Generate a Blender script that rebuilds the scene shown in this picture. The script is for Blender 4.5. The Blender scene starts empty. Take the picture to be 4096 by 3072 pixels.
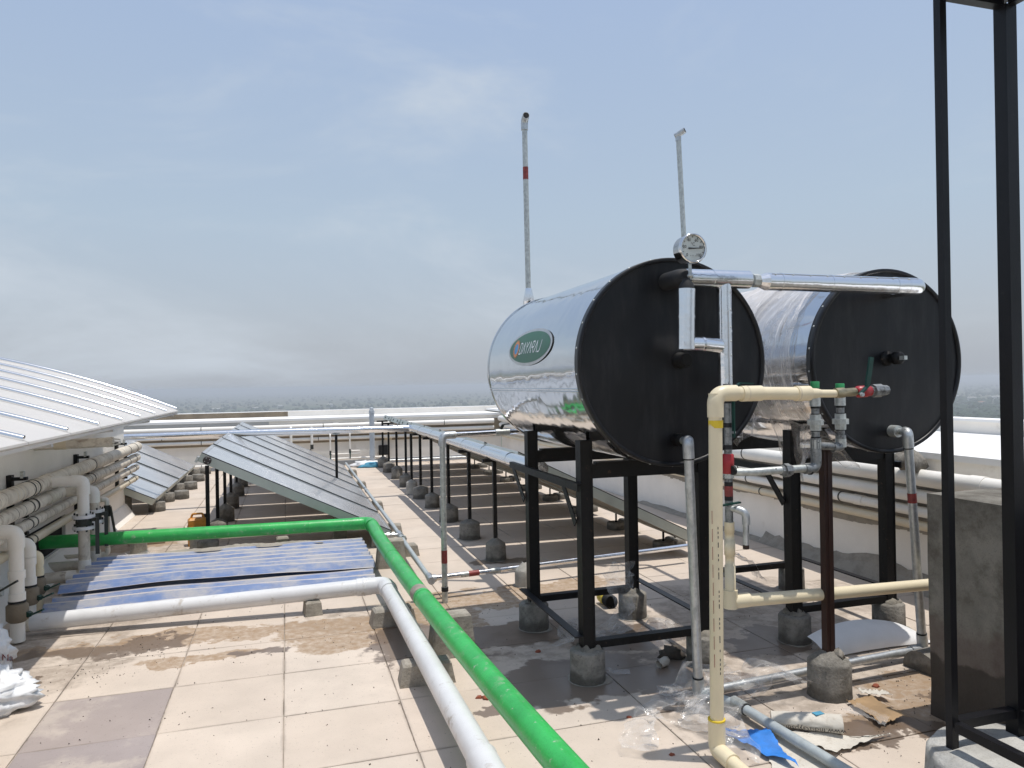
import bpy, math, random
from mathutils import Vector, Matrix, noise
random.seed(7)
S = bpy.context.scene
COL = S.collection
R = math.radians

# ------------------------------------------------------------------ camera
F = 740.0; ROLL = R(1.0); YAW = R(16.95); EYE = Vector((0, 0, 1.6))
FW = Vector((math.sin(YAW), math.cos(YAW), 0)); RT0 = Vector((math.cos(YAW), -math.sin(YAW), 0)); UP0 = Vector((0, 0, 1))
RT = RT0 * math.cos(ROLL) - UP0 * math.sin(ROLL); UP = UP0 * math.cos(ROLL) + RT0 * math.sin(ROLL)
cd = bpy.data.cameras.new('camera'); cam = bpy.data.objects.new('camera', cd); COL.objects.link(cam)
cd.sensor_fit = 'HORIZONTAL'; cd.sensor_width = 36; cd.lens = F / 1024 * 36; cd.clip_start = .05; cd.clip_end = 40000
m = Matrix.Identity(4)
for i in range(3):
    m[i][0] = RT[i]; m[i][1] = UP[i]; m[i][2] = -FW[i]; m[i][3] = EYE[i]
cam.matrix_world = m
S.camera = cam

# ------------------------------------------------------------------ sky, sun, exposure
SUN = Vector((.18, -.08, 1)).normalized()
W = bpy.data.worlds.new('World'); S.world = W; W.use_nodes = True
nt = W.node_tree; nt.nodes.clear()
o_ = nt.nodes.new('ShaderNodeOutputWorld'); bg = nt.nodes.new('ShaderNodeBackground')
sky = nt.nodes.new('ShaderNodeTexSky'); sky.sky_type = 'NISHITA'; sky.sun_disc = False
sky.sun_elevation = math.asin(SUN.z); sky.sun_rotation = math.atan2(SUN.x, SUN.y)
sky.air_density = 1.0; sky.dust_density = 4.5; sky.ozone_density = 1.4; sky.altitude = 100
tc = nt.nodes.new('ShaderNodeTexCoord'); mp = nt.nodes.new('ShaderNodeMapping'); mp.inputs['Scale'].default_value = (1.0, 1.0, 2.6)
mp.inputs['Rotation'].default_value = (.3, .5, .2)
nz = nt.nodes.new('ShaderNodeTexNoise'); nz.inputs['Scale'].default_value = 2.0; nz.inputs['Detail'].default_value = 7; nz.inputs['Roughness'].default_value = .62; nz.inputs['Distortion'].default_value = .5
rp = nt.nodes.new('ShaderNodeMapRange'); rp.interpolation_type = 'SMOOTHSTEP'
for k, v in (('From Min', .46), ('From Max', .78), ('To Min', 0), ('To Max', .8)): rp.inputs[k].default_value = v
mx = nt.nodes.new('ShaderNodeMix'); mx.data_type = 'RGBA'; mx.inputs['B'].default_value = (6.1, 6.75, 7.5, 1)
hz = nt.nodes.new('ShaderNodeMix'); hz.data_type = 'RGBA'; hz.inputs['Factor'].default_value = .7
sx = nt.nodes.new('ShaderNodeSeparateXYZ'); cr = nt.nodes.new('ShaderNodeValToRGB'); nt.links.new(tc.outputs['Generated'], sx.inputs[0]); nt.links.new(sx.outputs['Z'], cr.inputs[0])
STOPS = [(0, (.575, .62, .69)), (.06, (.59, .65, .735)), (.21, (.55, .67, .80)), (.46, (.47, .605, .84)), (1, (.40, .54, .80))]
while len(cr.color_ramp.elements) < len(STOPS): cr.color_ramp.elements.new(.5)
for el, (ps, cl) in zip(cr.color_ramp.elements, STOPS): el.position = ps; el.color = (*cl, 1)
x10 = nt.nodes.new('ShaderNodeMix'); x10.data_type = 'RGBA'; x10.blend_type = 'MULTIPLY'; x10.inputs['Factor'].default_value = 1; x10.inputs['B'].default_value = (10, 10, 10, 1)
nt.links.new(cr.outputs[0], x10.inputs['A']); nt.links.new(x10.outputs['Result'], hz.inputs['B'])
L = nt.links.new
L(tc.outputs['Generated'], mp.inputs['Vector']); L(mp.outputs[0], nz.inputs['Vector']); L(nz.outputs['Fac'], rp.inputs['Value'])
L(sky.outputs[0], hz.inputs['A']); L(hz.outputs['Result'], mx.inputs['A']); L(rp.outputs[0], mx.inputs['Factor']); L(mx.outputs['Result'], bg.inputs['Color'])
bg.inputs['Strength'].default_value = .10
L(bg.outputs[0], o_.inputs[0])
sd = bpy.data.lights.new('sun', 'SUN'); sd.energy = 3.5; sd.angle = R(.55); sd.color = (1, .955, .89)
sun = bpy.data.objects.new('sun', sd); COL.objects.link(sun); sun.location = (3, -2, 20)
sun.rotation_euler = SUN.to_track_quat('Z', 'Y').to_euler()
S.view_settings.view_transform = 'Standard'; S.view_settings.look = 'None'; S.view_settings.exposure = 0; S.view_settings.gamma = 1
S.view_settings.use_curve_mapping = False

# ------------------------------------------------------------------ survey: a sight line of the photograph met with a real plane
def ray(x, y): return FW + RT * ((x - 512) / F) + UP * ((384 - y) / F)
def gz(x, y, z=0): d = ray(x, y); return EYE + d * ((z - EYE.z) / d.z)
def gx(x, y, X): d = ray(x, y); return EYE + d * (X / d.x)
def gy(x, y, Y): d = ray(x, y); return EYE + d * (Y / d.y)
def pr(p):
    v = Vector(p) - EYE; d = v.dot(FW); return (512 + F * v.dot(RT) / d, 384 - F * v.dot(UP) / d)
def ff(X, Y): return (X * .46293, Y * .46293)

# ------------------------------------------------------------------ materials
def nodes(name):
    mt = bpy.data.materials.new(name); mt.use_nodes = True
    t = mt.node_tree; b = t.nodes['Principled BSDF']
    return mt, t, b
def N(t, kind, **kw):
    n = t.nodes.new('ShaderNode' + kind)
    for k, v in kw.items():
        if hasattr(n, k): setattr(n, k, v)
    return n
def noise_(t, scale, detail=5, rough=.6, vec=None, dist=0):
    n = t.nodes.new('ShaderNodeTexNoise'); n.inputs['Scale'].default_value = scale; n.inputs['Detail'].default_value = detail
    n.inputs['Roughness'].default_value = rough; n.inputs['Distortion'].default_value = dist
    if vec: t.links.new(vec, n.inputs['Vector'])
    return n.outputs['Fac']
def ramp(t, fac, a, b, lo=0., hi=1.):
    n = t.nodes.new('ShaderNodeMapRange'); n.interpolation_type = 'SMOOTHSTEP'
    for k, v in (('From Min', a), ('From Max', b), ('To Min', lo), ('To Max', hi)): n.inputs[k].default_value = v
    t.links.new(fac, n.inputs['Value']); return n.outputs[0]
def mixc(t, fac, a, b, mode='MIX'):
    n = t.nodes.new('ShaderNodeMix'); n.data_type = 'RGBA'; n.blend_type = mode
    for sock, v in (('A', a), ('B', b)):
        if isinstance(v, (tuple, list)): n.inputs[sock].default_value = (*v[:3], 1)
        else: t.links.new(v, n.inputs[sock])
    if isinstance(fac, (int, float)): n.inputs['Factor'].default_value = fac
    else: t.links.new(fac, n.inputs['Factor'])
    return n.outputs['Result']
def mathn(t, op, a, b=None):
    n = t.nodes.new('ShaderNodeMath'); n.operation = op
    for i, v in enumerate((a, b)):
        if v is None: continue
        if isinstance(v, (int, float)): n.inputs[i].default_value = v
        else: t.links.new(v, n.inputs[i])
    return n.outputs[0]
def wpos(t): return t.nodes.new('ShaderNodeNewGeometry').outputs['Position']
def bump(t, b, h, strength, dist=.01):
    n = t.nodes.new('ShaderNodeBump'); n.inputs['Strength'].default_value = strength; n.inputs['Distance'].default_value = dist
    t.links.new(h, n.inputs['Height']); t.links.new(n.outputs[0], b.inputs['Normal'])
def sc(c, k): return tuple(min(1, x * k) for x in c)
MATS = {}
def pm(name, col, rough=.6, metal=0, var=.14, vs=6, dirt=None, dlo=.55, dhi=.75, damt=.7, ds=9, bmp=0, bs=60, spec=.5, streak=None, fine=.0, nick=None):
    mt, t, b = nodes(name); P = wpos(t)
    n1 = noise_(t, vs, 6, .65, P)
    c = mixc(t, ramp(t, n1, .3, .7), sc(col, 1 - var), sc(col, 1 + var))
    rv = rough
    if fine:
        c = mixc(t, ramp(t, noise_(t, 170, 2, .6, P), .56, .7, 0, fine), c, sc(col, .35))
    if nick:
        c = mixc(t, ramp(t, noise_(t, 30, 5, .7, P), .64, .68, 0, .85), c, nick)
    if dirt:
        vec = P
        if streak:
            mpn = t.nodes.new('ShaderNodeMapping'); mpn.inputs['Scale'].default_value = streak; t.links.new(P, mpn.inputs['Vector']); vec = mpn.outputs[0]
        dm = ramp(t, noise_(t, ds, 8, .7, vec), dlo, dhi, 0, damt)
        c = mixc(t, dm, c, dirt)
        rm = ramp(t, dm, 0, 1, rough, max(rough, .75)); t.links.new(rm, b.inputs['Roughness'])
        if metal:
            t.links.new(ramp(t, dm, 0, 1, metal, metal * .3), b.inputs['Metallic'])
    else:
        t.links.new(ramp(t, n1, .2, .8, max(.02, rough - .06), min(1, rough + .06)), b.inputs['Roughness'])
    t.links.new(c, b.inputs['Base Color'])
    if metal and not dirt: b.inputs['Metallic'].default_value = metal
    b.inputs['Specular IOR Level'].default_value = spec
    if bmp: bump(t, b, noise_(t, bs, 5, .6, P), bmp)
    MATS[name] = mt
    return mt

pm('black_paint', (.007, .0065, .0065), .5, var=.3, dirt=(.04, .032, .024), dlo=.55, dhi=.8, damt=.5, ds=14, bmp=.2, bs=60, spec=.28, nick=(.085, .05, .032))
pm('black_fresh', (.006, .006, .008), .42, spec=.3, var=.2, dirt=(.05, .05, .05), dlo=.62, dhi=.8, damt=.5, ds=20, bmp=.08, bs=120)
pm('rust_paint', (.030, .011, .007), .55, var=.25, dirt=(.075, .028, .014), dlo=.5, dhi=.75, ds=25, streak=(4, 4, .4))
pm('black_steel_sheet', (.0045, .0045, .006), .38, spec=.35, var=.3, vs=3, dirt=(.045, .043, .043), dlo=.42, dhi=.85, damt=.6, ds=5, streak=(2.2, 1, .45), fine=.0, bmp=.05, bs=7)
pm('black_rubber', (.012, .012, .013), .7, var=.2, bmp=.15, bs=150)
pm('galvanised', (.52, .54, .55), .42, .75, var=.16, vs=30, dirt=(.34, .34, .32), dlo=.5, dhi=.7, ds=26, damt=.75, streak=(1, 1, .35))
pm('galv_worn', (.50, .52, .50), .45, .6, var=.2, vs=40, dirt=(.03, .03, .03), dlo=.6, dhi=.68, ds=38, damt=.9)
pm('grey_paint_pipe', (.40, .44, .45), .5, .1, var=.1, vs=20, dirt=(.28, .28, .26), dlo=.55, dhi=.8, ds=15)
pm('cpvc', (.76, .66, .46), .38, var=.04, vs=5, dirt=(.58, .44, .20), dlo=.62, dhi=.85, ds=12, damt=.4)
pm('pvc_white', (.68, .68, .68), .30, var=.06, vs=4, dirt=(.33, .27, .20), dlo=.55, dhi=.72, ds=9, damt=.75)
pm('pvc_far', (.80, .77, .71), .4, var=.05, vs=3, dirt=(.40, .32, .22), dlo=.62, dhi=.8, ds=7, damt=.55)
pm('pvc_cream_old', (.66, .57, .42), .45, var=.06, vs=4, dirt=(.40, .32, .22), dlo=.6, dhi=.8, ds=8, damt=.5)
pm('pvc_dirty', (.66, .60, .50), .6, var=.12, vs=5, dirt=(.24, .17, .12), dlo=.47, dhi=.70, ds=10, damt=.75, bmp=.15, streak=(1, 2.2, 1))
pm('pvc_grey_vent', (.46, .50, .54), .5, var=.06, dirt=(.3, .3, .3), dlo=.6, dhi=.8)
pm('green_paint', (.035, .40, .085), .34, var=.16, vs=5, dirt=(.34, .40, .29), dlo=.54, dhi=.76, ds=15, damt=.7, bmp=.12, bs=60, fine=.35, nick=(.45, .47, .40))
mt, t, b = nodes('blue_sheet'); P = wpos(t)
sp = t.nodes.new('ShaderNodeSeparateXYZ'); t.links.new(t.nodes.new('ShaderNodeNewGeometry').outputs['True Normal'], sp.inputs[0])
mpn = t.nodes.new('ShaderNodeMapping'); mpn.inputs['Scale'].default_value = (.5, 1.5, 1); t.links.new(P, mpn.inputs['Vector'])
nn = noise_(t, 6, 8, .7, mpn.outputs[0])
c = mixc(t, ramp(t, noise_(t, 5, 5, .6, P), .3, .7), (.075, .165, .40), (.13, .23, .48))
c = mixc(t, ramp(t, nn, .36, .64, .10, .85), c, (.46, .44, .425))
c = mixc(t, mathn(t, 'MULTIPLY', ramp(t, sp.outputs['Z'], .86, .96), ramp(t, nn, .28, .55, .35, 1)), c, (.50, .46, .43))
c = mixc(t, ramp(t, noise_(t, 40, 4, .7, P), .62, .72, 0, .5), c, (.12, .10, .08))
t.links.new(c, b.inputs['Base Color']); b.inputs['Roughness'].default_value = .55; MATS['blue_sheet'] = mt
pm('aluminium_lip', (.55, .55, .54), .4, .7, var=.1)
pm('collector_side', (.42, .45, .41), .4, .35, var=.06, vs=4, dirt=(.33, .29, .2), dlo=.6, dhi=.8, damt=.5)
pm('collector_back', (.36, .31, .24), .6, .1, var=.08)
pm('gasket', (.012, .012, .018), .6)
pm('cap_brown', (.04, .03, .028), .5)
pm('white_wall', (.86, .82, .755), .85, var=.05, vs=2, dirt=(.42, .37, .29), dlo=.58, dhi=.82, ds=3.5, damt=.6, bmp=.15, bs=50)
pm('white_roofcoat', (.80, .79, .77), .8, var=.03, vs=2, dirt=(.55, .5, .43), dlo=.66, dhi=.82, ds=5, damt=.5, bmp=.1, bs=60)
pm('grey_wall', (.46, .46, .45), .85, var=.06, vs=2, dirt=(.33, .3, .25), dlo=.55, dhi=.8, ds=4, bmp=.15)
pm('raw_concrete', (.24, .195, .14), .9, var=.18, vs=4, dirt=(.17, .15, .12), dlo=.5, dhi=.75, ds=9, bmp=.35, bs=45)
pm('mortar', (.33, .30, .255), .95, var=.2, vs=9, dirt=(.2, .17, .14), dlo=.5, dhi=.75, ds=9, bmp=.5, bs=60)
pm('red_plastic', (.36, .022, .028), .4, var=.1)
pm('red_tape', (.24, .04, .035), .5, var=.3, vs=40)
pm('green_plastic', (.03, .28, .09), .45)
pm('green_handle', (.005, .045, .034), .4, var=.2, vs=30)
pm('brass', (.42, .36, .24), .4, .8, var=.15, vs=40)
pm('orange_tin', (.62, .27, .035), .5, var=.12, vs=14, dirt=(.10, .045, .02), dlo=.52, dhi=.66, ds=26, damt=.9)
pm('paper', (.60, .56, .49), .85, var=.08, dirt=(.38, .32, .25), dlo=.5, dhi=.75, ds=30, bmp=.2, bs=60)
pm('sack_white', (.74, .75, .76), .55, var=.06, vs=14, dirt=(.5, .47, .42), dlo=.6, dhi=.8, ds=14, bmp=.25, bs=90)
pm('tarp_blue', (.03, .20, .62), .5, var=.15, vs=20, bmp=.4, bs=180)
pm('brick_red', (.30, .085, .045), .9, var=.25, vs=60, bmp=.4, bs=120)
pm('stone_dark', (.075, .062, .05), .95, var=.3, vs=40, bmp=.5, bs=100)
pm('yellow', (.72, .52, .03), .5, var=.1)
pm('ink', (.05, .05, .055), .8)
pm('ink_blue', (.07, .27, .40), .8)
pm('white_print', (.86, .87, .88), .5)
pm('dial', (.62, .66, .63), .6)
pm('dark_hole', (.006, .006, .006), .9)
pm('vault_sheet', (.82, .795, .765), .5, var=.03, vs=1.5, dirt=(.62, .57, .50), dlo=.55, dhi=.8, ds=4, damt=.5, streak=(.3, 3, 1))
pm('sheet_white', (.78, .78, .78), .45, var=.04)
pm('nylon_dark', (.03, .035, .03), .6)
pm('logo_green', (.045, .155, .095), .45, var=.08)
pm('logo_orange', (.62, .25, .10), .5)
pm('logo_blue', (.05, .28, .55), .4)
pm('cardboard', (.33, .22, .12), .9, var=.2)

# polished steel with slightly wavy skin
def steel(name, col, rough, wav, scale, dirtamt=.25):
    mt, t, b = nodes(name); P = wpos(t)
    d = ramp(t, noise_(t, 6, 8, .7, P), .58, .8, 0, dirtamt)
    t.links.new(mixc(t, d, col, (.30, .26, .2)), b.inputs['Base Color'])
    t.links.new(ramp(t, d, 0, .5, rough, rough + .3), b.inputs['Roughness'])
    b.inputs['Metallic'].default_value = 1
    bump(t, b, noise_(t, scale, 2, .5, P), wav, .02)
    MATS[name] = mt
steel('tank_steel', (.68, .69, .70), .09, .38, 3.6, .35)
steel('clad_silver', (.82, .83, .85), .17, .12, 16, .06)
steel('rib_chrome', (.80, .80, .80), .16, .05, 9, .05)
steel('gauge_steel', (.70, .69, .68), .14, .0, 9, 0)

# collector glazing: dusty prismatic solar glass
mt, t, b = nodes('collector_glass'); P = wpos(t)
c = mixc(t, ramp(t, noise_(t, 2.2, 5, .6, P), .3, .7), (.38, .39, .41), (.46, .465, .475))
c = mixc(t, ramp(t, noise_(t, 14, 8, .75, P), .56, .8, 0, .45), c, (.58, .57, .55))
t.links.new(c, b.inputs['Base Color']); b.inputs['Roughness'].default_value = .22; b.inputs['Coat Weight'].default_value = .5; b.inputs['Coat Roughness'].default_value = .12
MATS['collector_glass'] = mt

# skylight sheeting: opal polycarbonate, lets some light through
mt = MATS['vault_sheet']; t = mt.node_tree; tl = t.nodes.new('ShaderNodeBsdfTranslucent'); tl.inputs['Color'].default_value = (.80, .79, .77, 1)
mxs = t.nodes.new('ShaderNodeMixShader'); mxs.inputs['Fac'].default_value = .42
t.links.new(t.nodes['Principled BSDF'].outputs[0], mxs.inputs[1]); t.links.new(tl.outputs[0], mxs.inputs[2]); t.links.new(mxs.outputs[0], t.nodes['Material Output'].inputs['Surface'])

# concrete footings: cement grey, damp at the foot
mt, t, b = nodes('footing_concrete'); P = wpos(t)
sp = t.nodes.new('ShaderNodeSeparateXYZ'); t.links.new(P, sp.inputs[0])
n1 = noise_(t, 14, 7, .7, P); n2 = noise_(t, 5, 5, .6, P)
c = mixc(t, ramp(t, n1, .3, .7), (.15, .138, .118), (.29, .27, .235))
c = mixc(t, ramp(t, noise_(t, 60, 3, .6, P), .58, .7, 0, .6), c, (.09, .08, .07))
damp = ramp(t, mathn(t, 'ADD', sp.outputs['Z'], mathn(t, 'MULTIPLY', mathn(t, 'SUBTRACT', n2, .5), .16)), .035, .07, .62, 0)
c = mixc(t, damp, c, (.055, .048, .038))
t.links.new(c, b.inputs['Base Color']); b.inputs['Roughness'].default_value = .9
bump(t, b, mathn(t, 'ADD', n1, mathn(t, 'MULTIPLY', noise_(t, 48, 4, .65, P), .5)), .8, .014); MATS['footing_concrete'] = mt
mt2 = pm('block_concrete', (.33, .30, .25), .92, var=.22, vs=10, dirt=(.18, .155, .12), dlo=.52, dhi=.75, ds=16, bmp=.55, bs=60, fine=.5)
pm('footing_white', (.40, .38, .34), .92, var=.2, vs=10, dirt=(.2, .17, .14), dlo=.5, dhi=.7, ds=12, bmp=.5, bs=60)

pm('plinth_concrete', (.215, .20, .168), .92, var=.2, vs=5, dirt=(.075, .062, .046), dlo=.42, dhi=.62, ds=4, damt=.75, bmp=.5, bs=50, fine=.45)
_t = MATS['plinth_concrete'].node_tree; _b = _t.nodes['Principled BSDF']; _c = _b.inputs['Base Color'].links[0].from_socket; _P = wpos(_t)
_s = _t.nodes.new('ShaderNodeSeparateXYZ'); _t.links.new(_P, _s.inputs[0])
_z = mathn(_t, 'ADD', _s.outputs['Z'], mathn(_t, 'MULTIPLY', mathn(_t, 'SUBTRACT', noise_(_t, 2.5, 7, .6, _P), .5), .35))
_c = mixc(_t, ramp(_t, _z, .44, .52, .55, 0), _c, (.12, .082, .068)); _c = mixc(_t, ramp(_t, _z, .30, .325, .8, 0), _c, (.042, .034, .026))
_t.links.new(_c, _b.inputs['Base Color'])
pm('galv_dark', (.27, .28, .28), .45, .6, var=.25, vs=40, dirt=(.04, .04, .04), dlo=.5, dhi=.68, ds=30, damt=.9)
pm('grout', (.46, .40, .335), .95, var=.25, vs=8, dirt=(.17, .14, .11), dlo=.45, dhi=.6, ds=4, damt=.9)
pm('collar', (.22, .20, .165), .95, var=.25, vs=20, bmp=.6, bs=70)
pm('footing_light', (.46, .45, .42), .92, var=.15, vs=9, dirt=(.22, .2, .17), dlo=.5, dhi=.7, ds=10, bmp=.6, bs=40, fine=.4)
HAZE = .00052

# roof tiles: pale terracotta-cream, dusty, with damp and rusty stains that have shapes of their own, plus one painted shadow
def tile_mat(name, base, stain=True, edge=True):
    mt, t, b = nodes(name); P = wpos(t)
    rnd = t.nodes.new('ShaderNodeObjectInfo').outputs['Random']
    c = mixc(t, ramp(t, noise_(t, 2.6, 6, .6, P), .25, .75), sc(base, .90), sc(base, 1.08))
    c = mixc(t, ramp(t, rnd, 0, 1, 0, .22), c, (.48, .375, .29))
    if 'grey' in name: c = mixc(t, ramp(t, noise_(t, 3.2, 7, .65, P), .50, .66, 0, .7), c, (.52, .45, .385))
    c = mixc(t, ramp(t, noise_(t, 11, 9, .72, P), .56, .80, 0, .45), c, sc(base, .62))
    c = mixc(t, ramp(t, noise_(t, 75, 4, .7, P), .62, .70, 0, .75), c, sc(base, .36))
    c = mixc(t, ramp(t, noise_(t, .9, 4, .55, P), .42, .68, 0, .30), c, sc(base, .72))
    if edge:
        oc = t.nodes.new('ShaderNodeTexCoord').outputs['Object']; sx_ = t.nodes.new('ShaderNodeSeparateXYZ'); t.links.new(oc, sx_.inputs[0])
        mxx = mathn(t, 'MAXIMUM', mathn(t, 'ABSOLUTE', sx_.outputs['X']), mathn(t, 'ABSOLUTE', sx_.outputs['Y']))
        c = mixc(t, mathn(t, 'MULTIPLY', ramp(t, mathn(t, 'ADD', mxx, mathn(t, 'MULTIPLY', noise_(t, 9, 6, .7, P), .02)), .276, .290), ramp(t, noise_(t, 3.5, 5, .6, P), .40, .66, .02, .50)), c, (.24, .20, .165))
    rough = None
    if stain:
        nv = t.nodes.new('ShaderNodeTexNoise'); nv.inputs['Scale'].default_value = 3.0; nv.inputs['Detail'].default_value = 7; nv.inputs['Roughness'].default_value = .62
        t.links.new(P, nv.inputs['Vector'])
        off = t.nodes.new('ShaderNodeVectorMath'); off.operation = 'MULTIPLY_ADD'
        t.links.new(nv.outputs['Color'], off.inputs[0]); off.inputs[1].default_value = (.85, .85, 0); t.links.new(P, off.inputs[2])
        def blobs(lst):
            acc = None
            for (x, y, rx, ry) in lst:
                s1 = t.nodes.new('ShaderNodeVectorMath'); s1.operation = 'SUBTRACT'; t.links.new(off.outputs[0], s1.inputs[0]); s1.inputs[1].default_value = (x + .425, y + .425, 0)
                s2 = t.nodes.new('ShaderNodeVectorMath'); s2.operation = 'MULTIPLY'; t.links.new(s1.outputs[0], s2.inputs[0]); s2.inputs[1].default_value = (1 / rx, 1 / ry, 0)
                s3 = t.nodes.new('ShaderNodeVectorMath'); s3.operation = 'LENGTH'; t.links.new(s2.outputs[0], s3.inputs[0])
                v = ramp(t, s3.outputs['Value'], 1.0, .86)
                acc = v if acc is None else mathn(t, 'MAXIMUM', acc, v)
            return acc
        sand = blobs([(-.75, 5.2, .95, .16), (.28, 4.95, .42, .34), (1.35, 5.38, .75, .26), (2.75, 2.85, .5, .2), (3.3, 3.15, .5, .2), (-.55, 4.75, .4, .12), (1.0, 5.0, .25, .3), (2.0, 5.5, .6, .25), (-1.6, 8.6, .5, .5)])
        wet = blobs([(-1.05, 5.15, .55, .15), (.7, 4.62, .33, .42), (1.55, 3.72, .62, .34), (1.35, 4.55, .55, .28), (2.05, 3.35, .35, .2), (2.15, 4.2, .5, .2), (-1.42, 4.55, .17, .12), (.95, 3.5, .14, .1), (2.9, 3.85, .45, .22), (3.2, 2.75, .3, .22), (-.2, 4.72, .17, .07), (1.72, 6.45, .3, .14), (2.55, 2.75, .35, .12)])  # real wet patches, but the blob between the floor pipes paints a shadow
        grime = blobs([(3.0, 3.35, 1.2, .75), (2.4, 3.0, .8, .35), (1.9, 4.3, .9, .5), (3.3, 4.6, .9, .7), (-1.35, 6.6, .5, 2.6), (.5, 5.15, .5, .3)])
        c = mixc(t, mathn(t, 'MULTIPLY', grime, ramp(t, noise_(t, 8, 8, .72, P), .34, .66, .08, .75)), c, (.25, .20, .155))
        c = mixc(t, mathn(t, 'MULTIPLY', sand, ramp(t, noise_(t, 20, 6, .7, P), .25, .7, .35, .95)), c, (.30, .20, .115))
        c = mixc(t, mathn(t, 'MULTIPLY', wet, .82), c, (.135, .094, .066))
        rough = ramp(t, wet, 0, 1, .82, .34)
    t.links.new(c, b.inputs['Base Color'])
    if rough: t.links.new(rough, b.inputs['Roughness'])
    else: b.inputs['Roughness'].default_value = .8
    bump(t, b, noise_(t, 90, 4, .6, P), .12, .004)
    MATS[name] = mt
tile_mat('roof_tile', (.60, .515, .432))
tile_mat('roof_tile_grey', (.33, .285, .275), True)
tile_mat('roof_tile_far', (.60, .515, .432), False, False)

# clear crumpled packing film
def film_mat(name, lo, hi, tint, streak=False):
    mt, t, b = nodes(name); P = wpos(t)
    b.inputs['Base Color'].default_value = (*tint, 1); b.inputs['Roughness'].default_value = .12; b.inputs['Specular IOR Level'].default_value = .8
    tr = t.nodes.new('ShaderNodeBsdfTransparent'); mxs = t.nodes.new('ShaderNodeMixShader')
    lw = t.nodes.new('ShaderNodeLayerWeight'); lw.inputs['Blend'].default_value = .35
    if streak:
        mq = t.nodes.new('ShaderNodeMapping'); mq.inputs['Scale'].default_value = (2.0, 17, 2.6); mq.inputs['Rotation'].default_value = (.16, 0, 0); t.links.new(P, mq.inputs['Vector'])
        f1 = ramp(t, noise_(t, 1.6, 6, .62, mq.outputs[0], .6), .50, .68, lo, hi)
    else: f1 = ramp(t, noise_(t, 9, 4, .6, P), .35, .75, lo, hi)
    t.links.new(mathn(t, 'MAXIMUM', f1, mathn(t, 'MULTIPLY', lw.outputs['Facing'], hi * 1.1)), mxs.inputs['Fac'])
    t.links.new(tr.outputs[0], mxs.inputs[1]); t.links.new(b.outputs[0], mxs.inputs[2])
    t.links.new(mxs.outputs[0], t.nodes['Material Output'].inputs['Surface'])
    bump(t, b, noise_(t, 22, 3, .6, P), .45, .02); MATS[name] = mt
film_mat('clear_film', .08, .42, (.74, .72, .70))
film_mat('wrap_film', .22, .90, (.78, .74, .71), True)

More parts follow.
